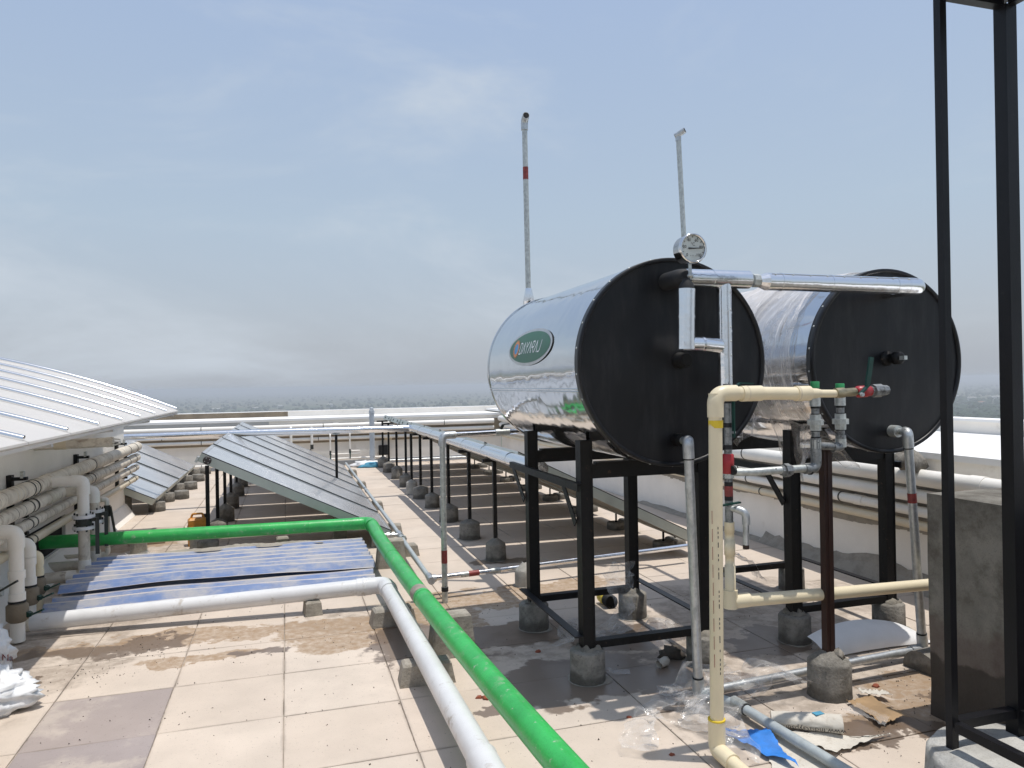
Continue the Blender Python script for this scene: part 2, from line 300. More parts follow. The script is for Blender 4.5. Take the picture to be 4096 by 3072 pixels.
# ------------------------------------------------------------------ mesh builder
class MB:
    def __init__(s): s.v = []; s.f = []; s.sm = []
    def add(s, vs, fs, smooth=False):
        o = len(s.v); s.v += [Vector(v) for v in vs]
        for f in fs: s.f.append([i + o for i in f]); s.sm.append(smooth)
        return s
    def box(s, c, d, rot=None, taper=1.0, bev=0):
        hx, hy, hz = d[0] / 2, d[1] / 2, d[2] / 2; c = Vector(c)
        if bev:
            vs = []
            for z, k, q in ((-hz, 1, 0), (hz - bev, 1 + (taper - 1) * .95, 0), (hz, taper, bev)):
                for sx, sy in ((-1, -1), (1, -1), (1, 1), (-1, 1)): vs.append(Vector((sx * (hx * k - q), sy * (hy * k - q), z)))
            fs = [[3, 2, 1, 0], [8, 9, 10, 11]]
            for a in (0, 4):
                for i in range(4): fs.append([a + i, a + (i + 1) % 4, a + 4 + (i + 1) % 4, a + 4 + i])
        else:
            vs = [Vector((sx * hx * k, sy * hy * k, z)) for z, k in ((-hz, 1), (hz, taper)) for sx, sy in ((-1, -1), (1, -1), (1, 1), (-1, 1))]
            fs = [[3, 2, 1, 0], [4, 5, 6, 7]] + [[i, (i + 1) % 4, 4 + (i + 1) % 4, 4 + i] for i in range(4)]
        if rot is not None: vs = [rot @ v for v in vs]
        return s.add([v + c for v in vs], fs)
    def bb(s, x0, x1, y0, y1, z0, z1): return s.box(((x0 + x1) / 2, (y0 + y1) / 2, (z0 + z1) / 2), (abs(x1 - x0), abs(y1 - y0), abs(z1 - z0)))
    def bar(s, a, b, w, h, up=(0, 0, 1)):
        a = Vector(a); b = Vector(b); d = (b - a); l = d.length; d.normalize(); u = Vector(up); r = d.cross(u)
        if r.length < 1e-4: r = d.cross(Vector((0, 1, 0)))
        r.normalize(); u = r.cross(d)
        M = Matrix((r, d, u)).transposed()
        return s.box((a + b) / 2, (w, l, h), M)
    def tube(s, path, r, seg=16, caps=True, smooth=True, rs=None, jit=0):
        P = [Vector(p) for p in path]; n = len(P)
        T = [(P[min(i + 1, n - 1)] - P[max(i - 1, 0)]).normalized() for i in range(n)]
        u = T[0].orthogonal().normalized(); rings = []
        for i in range(n):
            if i: u = (u - T[i] * u.dot(T[i])).normalized()
            w = T[i].cross(u); rr = rs[i] if rs else r
            ring = []
            for k in range(seg):
                a = 2 * math.pi * k / seg; q = rr * (1 + (random.uniform(-jit, jit) if jit else 0)); ring.append(P[i] + (u * math.cos(a) + w * math.sin(a)) * q)
            rings.append(ring)
        vs = [v for rg in rings for v in rg]
        fs = [[i * seg + k, i * seg + (k + 1) % seg, (i + 1) * seg + (k + 1) % seg, (i + 1) * seg + k] for i in range(n - 1) for k in range(seg)]
        s.add(vs, fs, smooth)
        if caps:
            s.add(rings[0], [list(range(seg))[::-1]]); s.add(rings[-1], [list(range(seg))])
        return s
    def lathe(s, prof, base=(0, 0, 0), axis=(0, 0, 1), seg=24, smooth=True, jit=0, closed=True):
        ax = Vector(axis).normalized(); u = ax.orthogonal().normalized(); w = ax.cross(u); base = Vector(base)
        vs = []; wob = [1 + random.uniform(-jit, jit) for _ in range(seg)] if jit else [1] * seg
        for (r, h) in prof:
            for k in range(seg):
                a = 2 * math.pi * k / seg; rr = r * wob[k] * (1 + (random.uniform(-jit, jit) * .5 if jit else 0))
                vs.append(base + ax * (h + (random.uniform(-jit, jit) * .1 if jit else 0)) + (u * math.cos(a) + w * math.sin(a)) * rr)
        fs = [[i * seg + k, i * seg + (k + 1) % seg, (i + 1) * seg + (k + 1) % seg, (i + 1) * seg + k] for i in range(len(prof) - 1) for k in range(seg)]
        s.add(vs, fs, smooth)
        if closed:
            n = len(prof)
            s.add(vs[:seg], [list(range(seg))[::-1]]); s.add(vs[(n - 1) * seg:], [list(range(seg))])
        return s
    def grid(s, fn, nu, nv, smooth=True):
        vs = [fn(i / nu, j / nv) for j in range(nv + 1) for i in range(nu + 1)]
        fs = [[j * (nu + 1) + i, j * (nu + 1) + i + 1, (j + 1) * (nu + 1) + i + 1, (j + 1) * (nu + 1) + i] for j in range(nv) for i in range(nu)]
        return s.add(vs, fs, smooth)

WLOC = {}
def obj(name, mb, mat, parent=None, loc=None):
    me = bpy.data.meshes.new(name)
    org = Vector(loc) if loc is not None else (WLOC[parent.name] if parent else Vector((0, 0, 0)))
    me.from_pydata([v - org for v in mb.v], [], mb.f)
    me.polygons.foreach_set('use_smooth', mb.sm); me.update()
    me.materials.append(MATS[mat])
    o = bpy.data.objects.new(name, me); COL.objects.link(o)
    if parent: o.parent = parent; WLOC[o.name] = org
    else: o.location = org; WLOC[o.name] = org
    return o
def tag(o, label, cat, group=None):
    o['label'] = label; o['category'] = cat
    if group: o['group'] = group
    return o
def thing(name, label, cat, loc, group=None):
    e = bpy.data.objects.new(name, None); COL.objects.link(e); e.location = loc; e.empty_display_size = .1
    WLOC[e.name] = Vector(loc); return tag(e, label, cat, group)
def single(name, mb, mat, label, cat, group=None, loc=(0, 0, 0)):
    return tag(obj(name, mb, mat, loc=loc), label, cat, group)
def struct(name, mb, mat, parent=None):
    o = obj(name, mb, mat, parent)
    if not parent: o['kind'] = 'structure'
    return o
def stuff(o, label, cat=None):
    o['kind'] = 'stuff'; o['label'] = label
    if cat: o['category'] = cat
    return o
def dup(root, loc, label, group=None):
    r = root.copy(); COL.objects.link(r); r.location = loc; r['label'] = label
    if group: r['group'] = group
    for ch in list(root.children):
        c = ch.copy(); COL.objects.link(c); c.parent = r
        for g in list(ch.children):
            d = g.copy(); COL.objects.link(d); d.parent = c
    return r
def bend(pts, rad=.08, n=6):
    P = [Vector(p) for p in pts]; out = [P[0]]
    for i in range(1, len(P) - 1):
        a = (P[i - 1] - P[i]); b = (P[i + 1] - P[i]); k = min(rad, a.length * .49, b.length * .49)
        A = P[i] + a.normalized() * k; B = P[i] + b.normalized() * k
        for j in range(n + 1):
            q = j / n; out.append(A * (1 - q) ** 2 + P[i] * 2 * q * (1 - q) + B * q * q)
    return out + [P[-1]]
def T1(path, r, **k): return MB().tube(path, r, **k)
def ring(p, d, r, w, seg=16):
    p = Vector(p); d = Vector(d).normalized(); return MB().tube([p - d * w / 2, p + d * w / 2], r, seg)
def lerp(a, b, t): return Vector(a) * (1 - t) + Vector(b) * t
ORD = ['first', 'second', 'third', 'fourth', 'fifth', 'sixth', 'seventh', 'eighth', 'ninth', 'tenth', 'eleventh']
# ================================================================== SETTING
terr, t, b = nodes('countryside'); P_ = wpos(t)
c = mixc(t, ramp(t, noise_(t, .006, 6, .6, P_), .35, .65), (.055, .085, .03), (.12, .115, .06))
c = mixc(t, ramp(t, noise_(t, .02, 4, .6, P_), .55, .7), c, (.19, .15, .10))
c = mixc(t, ramp(t, noise_(t, .03, 5, .6, P_), .3, .42, .8, 0), c, (.03, .055, .022))
t.links.new(c, b.inputs['Base Color']); b.inputs['Roughness'].default_value = 1; MATS['countryside'] = terr
pm('far_leaf', (.03, .055, .022), .9, var=.35, vs=.05)
pm('far_wall', (.62, .60, .56), .9, var=.1)
pm('far_roof', (.36, .20, .14), .9, var=.2)
GZ = -48.0
struct('countryside_ground', MB().add([(-9000, -3000, GZ), (9000, -3000, GZ), (9000, 15000, GZ), (-9000, 15000, GZ)], [[0, 1, 2, 3]]), 'countryside')
mb = MB()
rt = random.Random(3)
def far_point():
    while True:
        px = rt.choice((rt.uniform(150, 545), rt.uniform(150, 545), rt.uniform(925, 1030))); d = 560 * (rt.random() ** -.75)
        if d > 5200: continue
        rx = ray(px, 384); q = EYE + rx * d
        if px < 600 and d < 900: continue
        return Vector((q.x, q.y, GZ))
for _ in range(2600):
    c = far_point(); s = rt.uniform(3, 7); hgt = rt.uniform(3.5, 9)
    n = rt.choice((5, 6, 7)); vs = []
    for (k, zz) in ((.75, .12), (1, .5), (.62, .85)):
        for i in range(n):
            a = 2 * math.pi * (i + rt.uniform(-.3, .3)) / n; q = s * k * rt.uniform(.75, 1.2)
            vs.append(c + Vector((math.cos(a) * q, math.sin(a) * q, hgt * zz * rt.uniform(.9, 1.1))))
    vs.append(c + Vector((0, 0, hgt)))
    fs = [[r * n + i, r * n + (i + 1) % n, (r + 1) * n + (i + 1) % n, (r + 1) * n + i] for r in range(2) for i in range(n)] + [[2 * n + i, 2 * n + (i + 1) % n, 3 * n] for i in range(n)]
    mb.add(vs, fs)
stuff(obj('distant_trees', mb, 'far_leaf'), 'dull green trees scattered over the hazy plain beyond the roof', 'trees')
spots = [(955, 398.5, 'tiny pale house on the hazy plain just right of the second tank'), (972, 401, 'tiny white flat-roofed house, the brightest one right of the second tank'),
         (981, 405, 'tiny reddish house low on the plain between the two black posts'), (995, 399.5, 'tiny pale shed on the plain beside the thick black post'),
         (1013, 404, 'tiny pale house on the plain at the right edge of the view'), (280, 408.5, 'tiny white building on the hazy plain above the middle collector row'),
         (255, 410.2, 'tiny pale building on the hazy plain left of the white one'), (216, 411.5, 'tiny pale building on the plain nearest the skylight tip'), (330, 407, 'tiny pale building on the plain left of the grey vent pipe')]
for px, py, lab in spots:
    p = gz(px, py, GZ); e = thing('distant_house', lab, 'house', p, 'far houses on the plain')
    w, d, h = rt.uniform(11, 20), rt.uniform(8, 12), rt.uniform(5, 8)
    obj('wall', MB().box(p + Vector((0, 0, h / 2)), (w, d, h)), 'far_wall', e)
    obj('roof', MB().box(p + Vector((0, 0, h + .6)), (w + 1, d + 1, 1.2), taper=.8), 'far_roof' if 'reddish' in lab else 'far_wall', e)
    for i in (-1, 0, 1): obj('window', MB().box(p + Vector((i * w * .3, -d / 2 - .1, h * .55)), (1.6, .3, 1.8)), 'dark_hole', e)
struct('building_block', MB().bb(-13, 6.5, -6, 17.1, GZ + .01, -.22), 'grey_wall')

# floor: mortar bed with single tiles laid on it
floor = struct('roof_floor', MB().bb(-6.5, 4.7, -4, 15.9, -.21, -.008), 'grout')
TS = .566
tm = MB().box((0, 0, -.013), (TS - .0055, TS - .0055, .026), bev=.002)
def tmesh(mat):
    me = bpy.data.meshes.new('tile'); me.from_pydata([tuple(v) for v in tm.v], [], tm.f); me.update(); me.materials.append(MATS[mat]); return me
TM = tmesh('roof_tile'); TG = tmesh('roof_tile_grey')
cells = []
rest = MB()
for i in range(-7, 9):
    for j in range(-10, 21):
        x = -.606 + TS * (i + .5); y = 3.785 + TS * (j + .5)
        if y > 15.6 or y < -2: continue
        vis = False
        if y > 1.8:
            px, py = pr((x, y, 0)); vis = -70 < px < 1090 and py < 830
            if x < -2.1 and y < 10.6: vis = False
            if x > 2.95 and y < 2.7: vis = False
        cells.append((y if vis else 99, i, j, x, y, vis))
cells.sort()
n = 0
for (_, i, j, x, y, vis) in cells:
    if vis and n < 300:
        grey = (i, j) in ((-1, -1), (-1, 0), (-1, -2), (-2, -2), (-2, -1))
        o = bpy.data.objects.new('tile', TG if grey else TM); COL.objects.link(o); o.parent = floor; n += 1
        o.location = (x + random.uniform(-.0015, .0015), y + random.uniform(-.0015, .0015), random.uniform(-.0012, .0012))
        o.rotation_euler = (random.uniform(-.002, .002), random.uniform(-.002, .002), random.uniform(-.0025, .0025))
    else:
        rest.box((x, y, -.0135), (TS - .007, TS - .007, .026))
if rest.v:
    stuff(obj('far_tiles', rest, 'roof_tile_far', floor), 'pale roof tiles')

# ------------------------------------------------------------------ parapets
YF = 15.65
e = thing('parapet_wall', 'long low white parapet across the far end of the roof, stepped with a bright ledge', 'wall', (0, YF, 0))
obj('lower_wall', MB().bb(-9, 4.5, YF, YF + .5, -.2, .93), 'white_wall', e)
obj('ledge', MB().bb(-9, 4.5, YF - .03, 16.9, .93, .975), 'white_roofcoat', e)
obj('upper_wall', MB().bb(.02, 6.3, 16.9, 17.08, .5, 1.085), 'white_wall', e)
o = obj('raw_upper_wall', MB().bb(-9, .02, 16.9, 17.08, .5, 1.085), 'raw_concrete', e); o['label'] = 'unpainted brown concrete stretch of the upper wall'
obj('coping', MB().bb(-9, 6.3, 16.885, 17.1, 1.085, 1.095), 'white_roofcoat', e)
o = obj('raw_face', MB().bb(-9, -.35, YF - .012, YF, .865, .93), 'grey_wall', e); o['label'] = 'unpainted grey strip under the ledge'
o = obj('bare_strip', MB().bb(-9, 4.5, YF - .014, YF, .47, .865), 'raw_concrete', e); o['label'] = 'bare brown strip behind the pipes'
obj('skirting', MB().add([(-9, YF - .1, 0.001), (4.5, YF - .1, 0.001), (4.5, YF, .09), (-9, YF, .09)], [[0, 1, 2, 3]]), 'grey_wall', e)
XR = 4.51
e = thing('parapet_wall', 'white parapet along the right side of the roof with a wide bright ledge', 'wall', (XR, 5, 0))
obj('lower_wall', MB().bb(XR, XR + .3, -1, YF, -.2, 1.0), 'white_wall', e)
obj('ledge', MB().bb(XR - .02, 6.36, -1, 17.0, 1.0, 1.045), 'white_roofcoat', e)
obj('upper_wall', MB().bb(6.36, 6.55, -1, 17.0, .6, 1.16), 'white_wall', e)
obj('coping', MB().bb(6.33, 6.58, -1, 17.0, 1.16, 1.185), 'white_roofcoat', e)
rm = random.Random(5); mb = MB()
ys = [2 + .07 * i for i in range(100)]; tops = []
hh = .07
for y in ys:
    hh += rm.uniform(-.018, .018); hh = min(.15, max(.035, hh)); tops.append(hh * (1.25 if 3.8 < y < 6.3 else .35))
for i in range(99):
    mb.add([(XR - .10, ys[i], .002), (XR - .10, ys[i + 1], .002), (XR - .03, ys[i + 1], tops[i + 1] * .6), (XR - .03, ys[i], tops[i] * .6), (XR - .004, ys[i + 1], tops[i + 1]), (XR - .004, ys[i], tops[i])], [[0, 1, 2, 3], [3, 2, 4, 5]])
o = obj('mortar_skirt', mb, 'mortar', e); o['label'] = 'rough grey mortar skirting with a ragged top'
mb = MB(); hh = .03
for i in range(99):
    hh = min(.06, max(.01, hh + rm.uniform(-.012, .012))); h2 = min(.06, max(.01, hh + rm.uniform(-.008, .008)))
    mb.add([(XR - .006, ys[i], .46 - hh), (XR - .006, ys[i + 1], .46 - h2), (XR - .006, ys[i + 1], .9), (XR - .006, ys[i], .9)], [[0, 1, 2, 3]])
o = obj('bare_plaster', mb, 'mortar', e); o['label'] = 'bare grey plaster strip behind the pipes'
single('plaster_lump', MB().lathe([(.02, 0), (.09, .01), (.10, .05), (.07, .1), (.02, .13)], (XR - .14, 4.35, .925), seg=9, jit=.3), 'footing_concrete', 'grey crusted cement lump lying on top of the big wall pipe', 'cement lump')

# right wall pipes
def long_pipe(name, a, b, r, mat, label, cat='pipe', group=None, rings=(), rmat='ink', sock=(), rw=.012):
    a = Vector(a); b = Vector(b); d = (b - a).normalized(); e = thing(name, label, cat, a, group)
    obj('pipe', T1([a, lerp(a, b, .33), lerp(a, b, .67), b], r, seg=20), mat, e)
    for q in sock: obj('coupling', ring(a + d * q, d, r * 1.09, .11, 20), mat, e)
    for q in rings: obj('clamp', ring(a + d * q, d, r + .004, rw, 20), rmat, e)
    return e
gr = 'pipes along the right parapet'
long_pipe('wall_pipe', (XR - .12, 1.2, .868), (XR - .12, 15.3, .868), .062, 'pvc_far', 'thick white pipe, the topmost along the right parapet', group=gr, rings=(3.1, 5.2, 5.7, 8, 10), rmat='nylon_dark', sock=(2.6, 6.2))
long_pipe('wall_pipe', (XR - .11, 1.2, .732), (XR - .11, 15.3, .732), .049, 'pvc_far', 'white pipe, second from the top along the right parapet', group=gr, rings=(2.4, 5.3, 5.7, 9), rmat='nylon_dark', sock=(4.6,))
long_pipe('wall_pipe', (XR - .10, 1.2, .616), (XR - .10, 15.3, .616), .039, 'pvc_far', 'white pipe, third from the top along the right parapet', group=gr, rings=(3.9, 5.2, 7.6), rmat='nylon_dark', sock=(3.7,))
long_pipe('wall_pipe', (XR - .09, 1.2, .512), (XR - .09, 15.3, .512), .035, 'pvc_cream_old', 'cream pipe, the lowest along the right parapet', group=gr, rings=(5.0, 5.7, 7.4), rmat='nylon_dark')

# far parapet pipes
gr = 'pipes along the far parapet'
yp = YF - .12
long_pipe('wall_pipe', (-7, yp, .81), (4.3, yp, .81), .054, 'pvc_far', 'thick white pipe, the upper one along the far parapet', group=gr, rings=(5.4, 7.7, 10.2), rmat='nylon_dark', sock=(6.1, 7.95, 8.6))
long_pipe('wall_pipe', (-7, yp, .668), (4.3, yp, .668), .040, 'pvc_far', 'thinner white pipe, the middle one along the far parapet', group=gr, rings=(4.7, 9.9), rmat='nylon_dark')
long_pipe('wall_pipe', (-7, yp, .556), (4.3, yp, .556), .034, 'pvc_far', 'thin white pipe, the lowest along the far parapet', group=gr, rings=(5.4, 7.6, 9.2), rmat='nylon_dark')
long_pipe('floor_pipe', (-5, YF - .16, .10), (.95, YF - .16, .10), .03, 'pvc_far', 'slim white pipe lying at the foot of the far parapet', rings=(3.4,), rmat='nylon_dark')
long_pipe('floor_pipe', (2.0, YF - .22, .06), (4.4, YF - .22, .06), .018, 'galvanised', 'slim galvanised pipe along the floor behind the right collector row')
# grey vent stack
e = thing('vent_stack', 'light grey upright vent pipe with slotted cap before the far parapet', 'pipe', (1.655, 15.3, 0))
obj('pipe', T1([(1.655, 15.3, 0), (1.655, 15.3, 1.08)], .052, seg=20), 'pvc_grey_vent', e)
obj('socket', T1([(1.655, 15.3, .18), (1.655, 15.3, .30)], .058, seg=20), 'pvc_grey_vent', e)
cp = obj('cowl', T1([(1.655, 15.3, 1.055), (1.655, 15.3, 1.10)], .057, seg=20), 'pvc_grey_vent', e)
for i in range(8):
    a = i * math.pi / 4; q = Vector((1.655 + .047 * math.cos(a), 15.3 + .047 * math.sin(a), 1.10)); obj('slat', MB().bar(q, q + Vector((-.018 * math.cos(a), -.018 * math.sin(a), .06)), .018, .006), 'pvc_grey_vent', cp)
obj('cap', MB().lathe([(.035, 0), (.03, .012), (.01, .018)], (1.655, 15.3, 1.155), seg=14), 'pvc_grey_vent', cp)
# branch pipes with valves at the far wall
def branch(x, top, zb, xe, lab, handle):
    y = yp - .10; e = thing('branch_pipe', lab, 'pipe', (x, y, 0), 'valved branch pipes at the far wall')
    pts = [(x, yp, top), (x, y, top), (x, y, zb), (xe, y, zb)] if xe is not None else [(x, yp, top), (x, y, top), (x, y, zb)]
    r = .026 if handle else .017
    obj('pipe', T1(bend(pts, .06), r, seg=12), 'pvc_far', e)
    v = obj('valve', T1([(x, y, top - .42), (x, y, top - .33)], r * 1.25, seg=12), 'nylon_dark', e)
    if handle: obj('lever', MB().bar((x, y - .04, top - .39), (x - .16, y - .08, top - .58), .03, .012), 'nylon_dark', v)
    else: obj('lever', MB().box((x, y - .03, top - .45), (.022, .012, .14)), 'green_handle', v)
    return e
branch(.07, .80, .22, None, 'white branch pipe with long black lever, leftmost at the far wall', True)
branch(.47, .78, .14, 1.95, 'white branch pipe with black lever turning right along the floor', True)
branch(.83, .64, .235, 1.42, 'thin white branch pipe with swan-neck top and green lever', False)
branch(1.22, .66, .29, 1.42, 'thin white branch pipe with green lever beside the grey vent', False)
single('junction_box', MB().box((1.92, YF - .06, .27), (.20, .1, .20), bev=.01), 'black_rubber', 'black box on the far wall behind the grey vent pipe', 'box')
single('junction_box', MB().box((2.02, YF - .05, .53), (.15, .08, .11), bev=.01), 'pvc_cream_old', 'small cream box on the far wall right of the vent pipe', 'box')
rb = random.Random(11)
def crumple(fn, nu, nv, amp, freq, seed, th=0):
    off = Vector((seed * 7.3, seed * 3.1, seed * 1.7))
    def g(u, v):
        p = Vector(fn(u, v)); q = p * freq + off
        d = Vector((noise.noise(q), noise.noise(q + Vector((9, 0, 0))), noise.noise(q + Vector((0, 9, 0)))))
        d2 = Vector((noise.noise(q * 3), noise.noise(q * 3 + Vector((9, 0, 0))), noise.noise(q * 3 + Vector((0, 9, 0)))))
        d2 = Vector([math.copysign(abs(q_) ** .6, q_) for q_ in d2])
        return p + d * amp + d2 * amp * .30
    return MB().grid(g, nu, nv)
def lump(c, sx, sy, sz, seed, amp=.25, nu=18, nv=10):
    c = Vector(c)
    def f(u, v):
        a = 2 * math.pi * u; e_ = math.pi * (v - .5); d = Vector((math.cos(a) * math.cos(e_), math.sin(a) * math.cos(e_), math.sin(e_)))
        k = 1 + amp * noise.noise(d * 1.7 + Vector((seed, 0, 0))) + amp * .6 * noise.noise(d * 5 + Vector((0, seed, 0)))
        z = d.z * k * sz
        return c + Vector((d.x * k * sx, d.y * k * sy, max(z, -sz * .55) + sz * .55))
    return MB().grid(f, nu, nv)
single('plastic_bag', lump((1.55, 15.05, 0), .35, .16, .075, 2.0, .5), 'sheet_white', 'crumpled white plastic sheeting on the floor below the grey vent', 'plastic sheet')
single('plastic_bag', lump((1.62, 14.85, 0), .26, .12, .055, 4.0, .5), 'ink_blue', 'crumpled pale blue plastic bag on the floor before the far wall', 'plastic bag')

# ------------------------------------------------------------------ left wall with vaulted skylight
XW = -2.0
e = thing('skylight_wall', 'low white plastered wall under the vaulted skylight on the left', 'wall', (XW, 8, 0))
w = MB().bb(XW - .2, XW, -2, 6.45, -.2, 1.16).bb(XW - .2, XW, 7.85, 10.5, -.2, 1.16).bb(XW - .2, XW, 6.45, 7.85, .46, 1.16).bb(XW - .2, XW, 6.45, 7.85, -.2, .17).bb(-6, XW - .2, 10.3, 10.5, -.2, 1.16)
obj('wall', w, 'white_wall', e)
o = obj('recess', MB().bb(XW - .12, XW - .03, 6.44, 7.86, .16, .47), 'dark_hole', e); o['label'] = 'dark opening where the green pipe enters'
obj('skirting', MB().add([(XW + .12, -2, .001), (XW + .12, 10.5, .001), (XW + .02, 10.5, .15), (XW + .02, -2, .15), (XW, 10.5, .16), (XW, -2, .16), (XW, 10.5, 0)], [[0, 1, 2, 3], [3, 2, 4, 5], [1, 6, 4, 2]]), 'white_wall', e)
obj('wall_plate', MB().bb(XW - .2, XW + .02, -2, 10.5, 1.163, 1.2), 'raw_concrete', e)
XE = -1.20
def arc(x, y): d = XE - x; return 1.36 + (.4366 * d - .0559 * d * d) * max(.62, 1 - .055 * (9.3 - y))
e = thing('vaulted_skylight', 'white ribbed barrel-vault skylight roof rising at the left edge', 'skylight', (XE, 6, 1.36))
RY = [9.30 - .741 * i for i in range(15)]
xs = [XE - i * (7.8 / 36) for i in range(37)]
def strip(y0, y1, th):
    top = [[Vector((x, y, arc(x, y))) for x in xs] for y in (y0, y1)]
    bot = [[v - Vector((0, 0, th)) for v in r] for r in top]
    mb = MB(); n = len(xs)
    mb.add(top[0] + top[1], [[i, i + 1, n + i + 1, n + i] for i in range(n - 1)], True)
    mb.add(bot[0] + bot[1], [[i + 1, i, n + i, n + i + 1] for i in range(n - 1)], True)
    for k in (0, 1): mb.add(top[k] + bot[k], [[i, n + i, n + i + 1, i + 1] for i in range(n - 1)])
    mb.add([top[0][0], top[1][0], bot[1][0], bot[0][0]], [[0, 1, 2, 3]])
    return mb
for i in range(14): obj('panel', strip(RY[i + 1] + .008, RY[i] - .008, .012), 'vault_sheet', e)
for i in range(15):
    obj('rib', T1([Vector((x, RY[i], arc(x, RY[i]) + .008)) for x in [XE - .02 - k * (7.7 / 36) for k in range(37)]], .020 if i else .026, seg=10), 'rib_chrome', e)
obj('eave_trim', MB().bb(XE - .06, XE - .006, RY[14], RY[0], 1.322, 1.338), 'vault_sheet', e)
obj('purlin', MB().bb(XW - .15, XW - .05, RY[14], RY[0], 1.2, 1.62), 'white_wall', e)
for y in (9.1, 7.6, 6.1, 4.6): obj('bracket', MB().bar((XW - .06, y, 1.25), (XE - .03, y, 1.32), .04, .04), 'aluminium_lip', e)

e = thing('vent_pipe', 'dirty cream pipe sticking out under the skylight eave with a slotted cap', 'pipe', (XW, 7.0, 1.19))
va = gy(24, 441.5, 7.0); vb = gy(110, 437.4, 7.0); d = (vb - va).normalized()
va.z -= .04; vb.z -= .04
obj('pipe', T1([va, lerp(va, vb, .5), vb], .040, seg=18), 'pvc_dirty', e)
obj('coupling', ring(lerp(va, vb, .42), d, .043, .09, 18), 'pvc_cream_old', e)
obj('collar', ring(vb, d, .043, .05, 18), 'pvc_dirty', e)
cp = obj('cap', MB().lathe([(.02, 0), (.014, .008)], vb + d * .075, d, seg=12), 'pvc_far', e)
for i in range(8):
    a = i * math.pi / 4; q = vb + Vector((0, math.cos(a), math.sin(a))) * .036; obj('slat', MB().bar(q, vb + d * .078 + Vector((0, math.cos(a), math.sin(a))) * .02, .013, .005), 'pvc_far', cp)

# pipes clamped along the left wall
PL = [(.872, .060, 'pvc_dirty', 'thick dirty white pipe, topmost of four along the left wall'), (.738, .050, 'pvc_dirty', 'dirty white pipe with dark tape, second of four along the left wall'),
      (.612, .040, 'pvc_dirty', 'slimmer dirty pipe, third of four along the left wall'), (.478, .034, 'pvc_cream_old', 'cream pipe, lowest of four along the left wall')]
for k, (z, r, mt_, lab) in enumerate(PL):
    e = long_pipe('wall_pipe', (XW + .13, 1.5, z), (XW + .13, 10.62 - .04 * k, z), r, mt_, lab, group='pipes along the left wall', rings=(4.86, 4.97, 6.72, 8.45, 8.85), rmat='nylon_dark', rw=.014, sock=((5.35,) if k < 2 else ()))
    if k < 2:
        mb = MB()
        for q in range(14): 
            y = random.choice((4.0, 6.3, 8.0)) + random.uniform(-.35, .35); mb.tube([(XW + .13, y, z), (XW + .131, y + random.uniform(.004, .012), z)], r + .0015, 20, caps=False)
        obj('tape_ridge', mb, 'cap_brown' if k else 'pvc_cream_old', e)
for i, y in enumerate((6.37, 8.18, 9.98)):
    e = thing('pipe_bracket', 'black steel clamp bracket on the left wall, %s' % ('the nearest of three', 'the middle of three', 'the farthest of three')[i], 'bracket', (XW, y, .5), 'brackets on the left wall')
    obj('back_plate', MB().bb(XW + .001, XW + .035, y - .03, y + .03, .42, .985), 'black_paint', e)
    for z in (.955, .80, .675, .545):
        obj('arm', MB().bb(XW + .035, XW + .13, y - .022, y + .022, z - .012, z + .012), 'black_paint', e)
    obj('nut', MB().box((XW + .10, y, .985), (.02, .05, .05)), 'galv_worn', e)

# valved risers by the recess
def riser(x, y, ztop, r, k, lab):
    e = thing('riser_pipe', lab, 'pipe', (x, y, 0), 'flanged risers on the left wall')
    zf = gy(81, 522, 6.8).z - .02 * k
    obj('upper_pipe', T1(bend([(XW + .13, y, ztop), (x, y, ztop), (x, y, zf + .05)], r * 2.2), r, seg=18), 'pvc_far' if k == 0 else 'pvc_dirty', e)
    obj('elbow', T1(bend([(x - r * 1.9, y, ztop), (x, y, ztop), (x, y, ztop - r * 2.6)], r * 2.0), r * 1.13, seg=18), 'pvc_far', e)
    obj('lower_pipe', T1(bend([(x, y, zf - .05), (x, y, .10), (XW + .01, y, .10)], r * 2.2), r, seg=18), 'pvc_dirty', e)
    obj('elbow', T1(bend([(x, y, .10 + r * 3), (x, y, .10), (x - r * 3, y, .10)], r * 2.2), r * 1.13, seg=18), 'pvc_far', e)
    if k < 2:
        for z in (zf + .045, zf - .045):
            fl = obj('flange', MB().lathe([(r * 1.9, -.013), (r * 1.95, 0), (r * 1.9, .013)], (x, y, z), seg=24), 'pvc_white', e)
            for q in range(6):
                a = q * math.pi / 3; obj('bolt', MB().lathe([(.008, -.03), (.008, .03)], (x + r * 1.55 * math.cos(a), y + r * 1.55 * math.sin(a), z), seg=6), 'nylon_dark', fl)
        v = obj('valve', MB().lathe([(r * 1.35, -.03), (r * 1.4, 0), (r * 1.35, .03)], (x, y, zf), seg=20), 'nylon_dark', e)
        obj('lever', MB().bar((x + r * 1.4, y - .02, zf + .02), (x + r * 2.4, y - .03, zf + .02), .03, .03).bar((x + r * 2.4, y - .03, zf + .03), (x + r * 2.5, y - .05, zf - .26), .03, .014), 'nylon_dark', v)
    else:
        v = obj('valve', T1([(x, y, zf - .05), (x, y, zf + .05)], r * 1.5, seg=14), 'nylon_dark', e)
        obj('lever', MB().bar((x + .03, y - .02, zf + .04), (x + .07, y - .03, zf - .22), .025, .012), 'nylon_dark', v)
riser(-1.60, 6.80, .872, .043, 0, 'thick white riser with bolted flange and black valve, front one by the recess')
riser(-1.615, 7.22, .738, .040, 1, 'grey-white flanged riser standing just behind the front one')
riser(-1.60, 7.62, .60, .019, 2, 'thin pale riser with hanging black lever, rearmost by the recess')
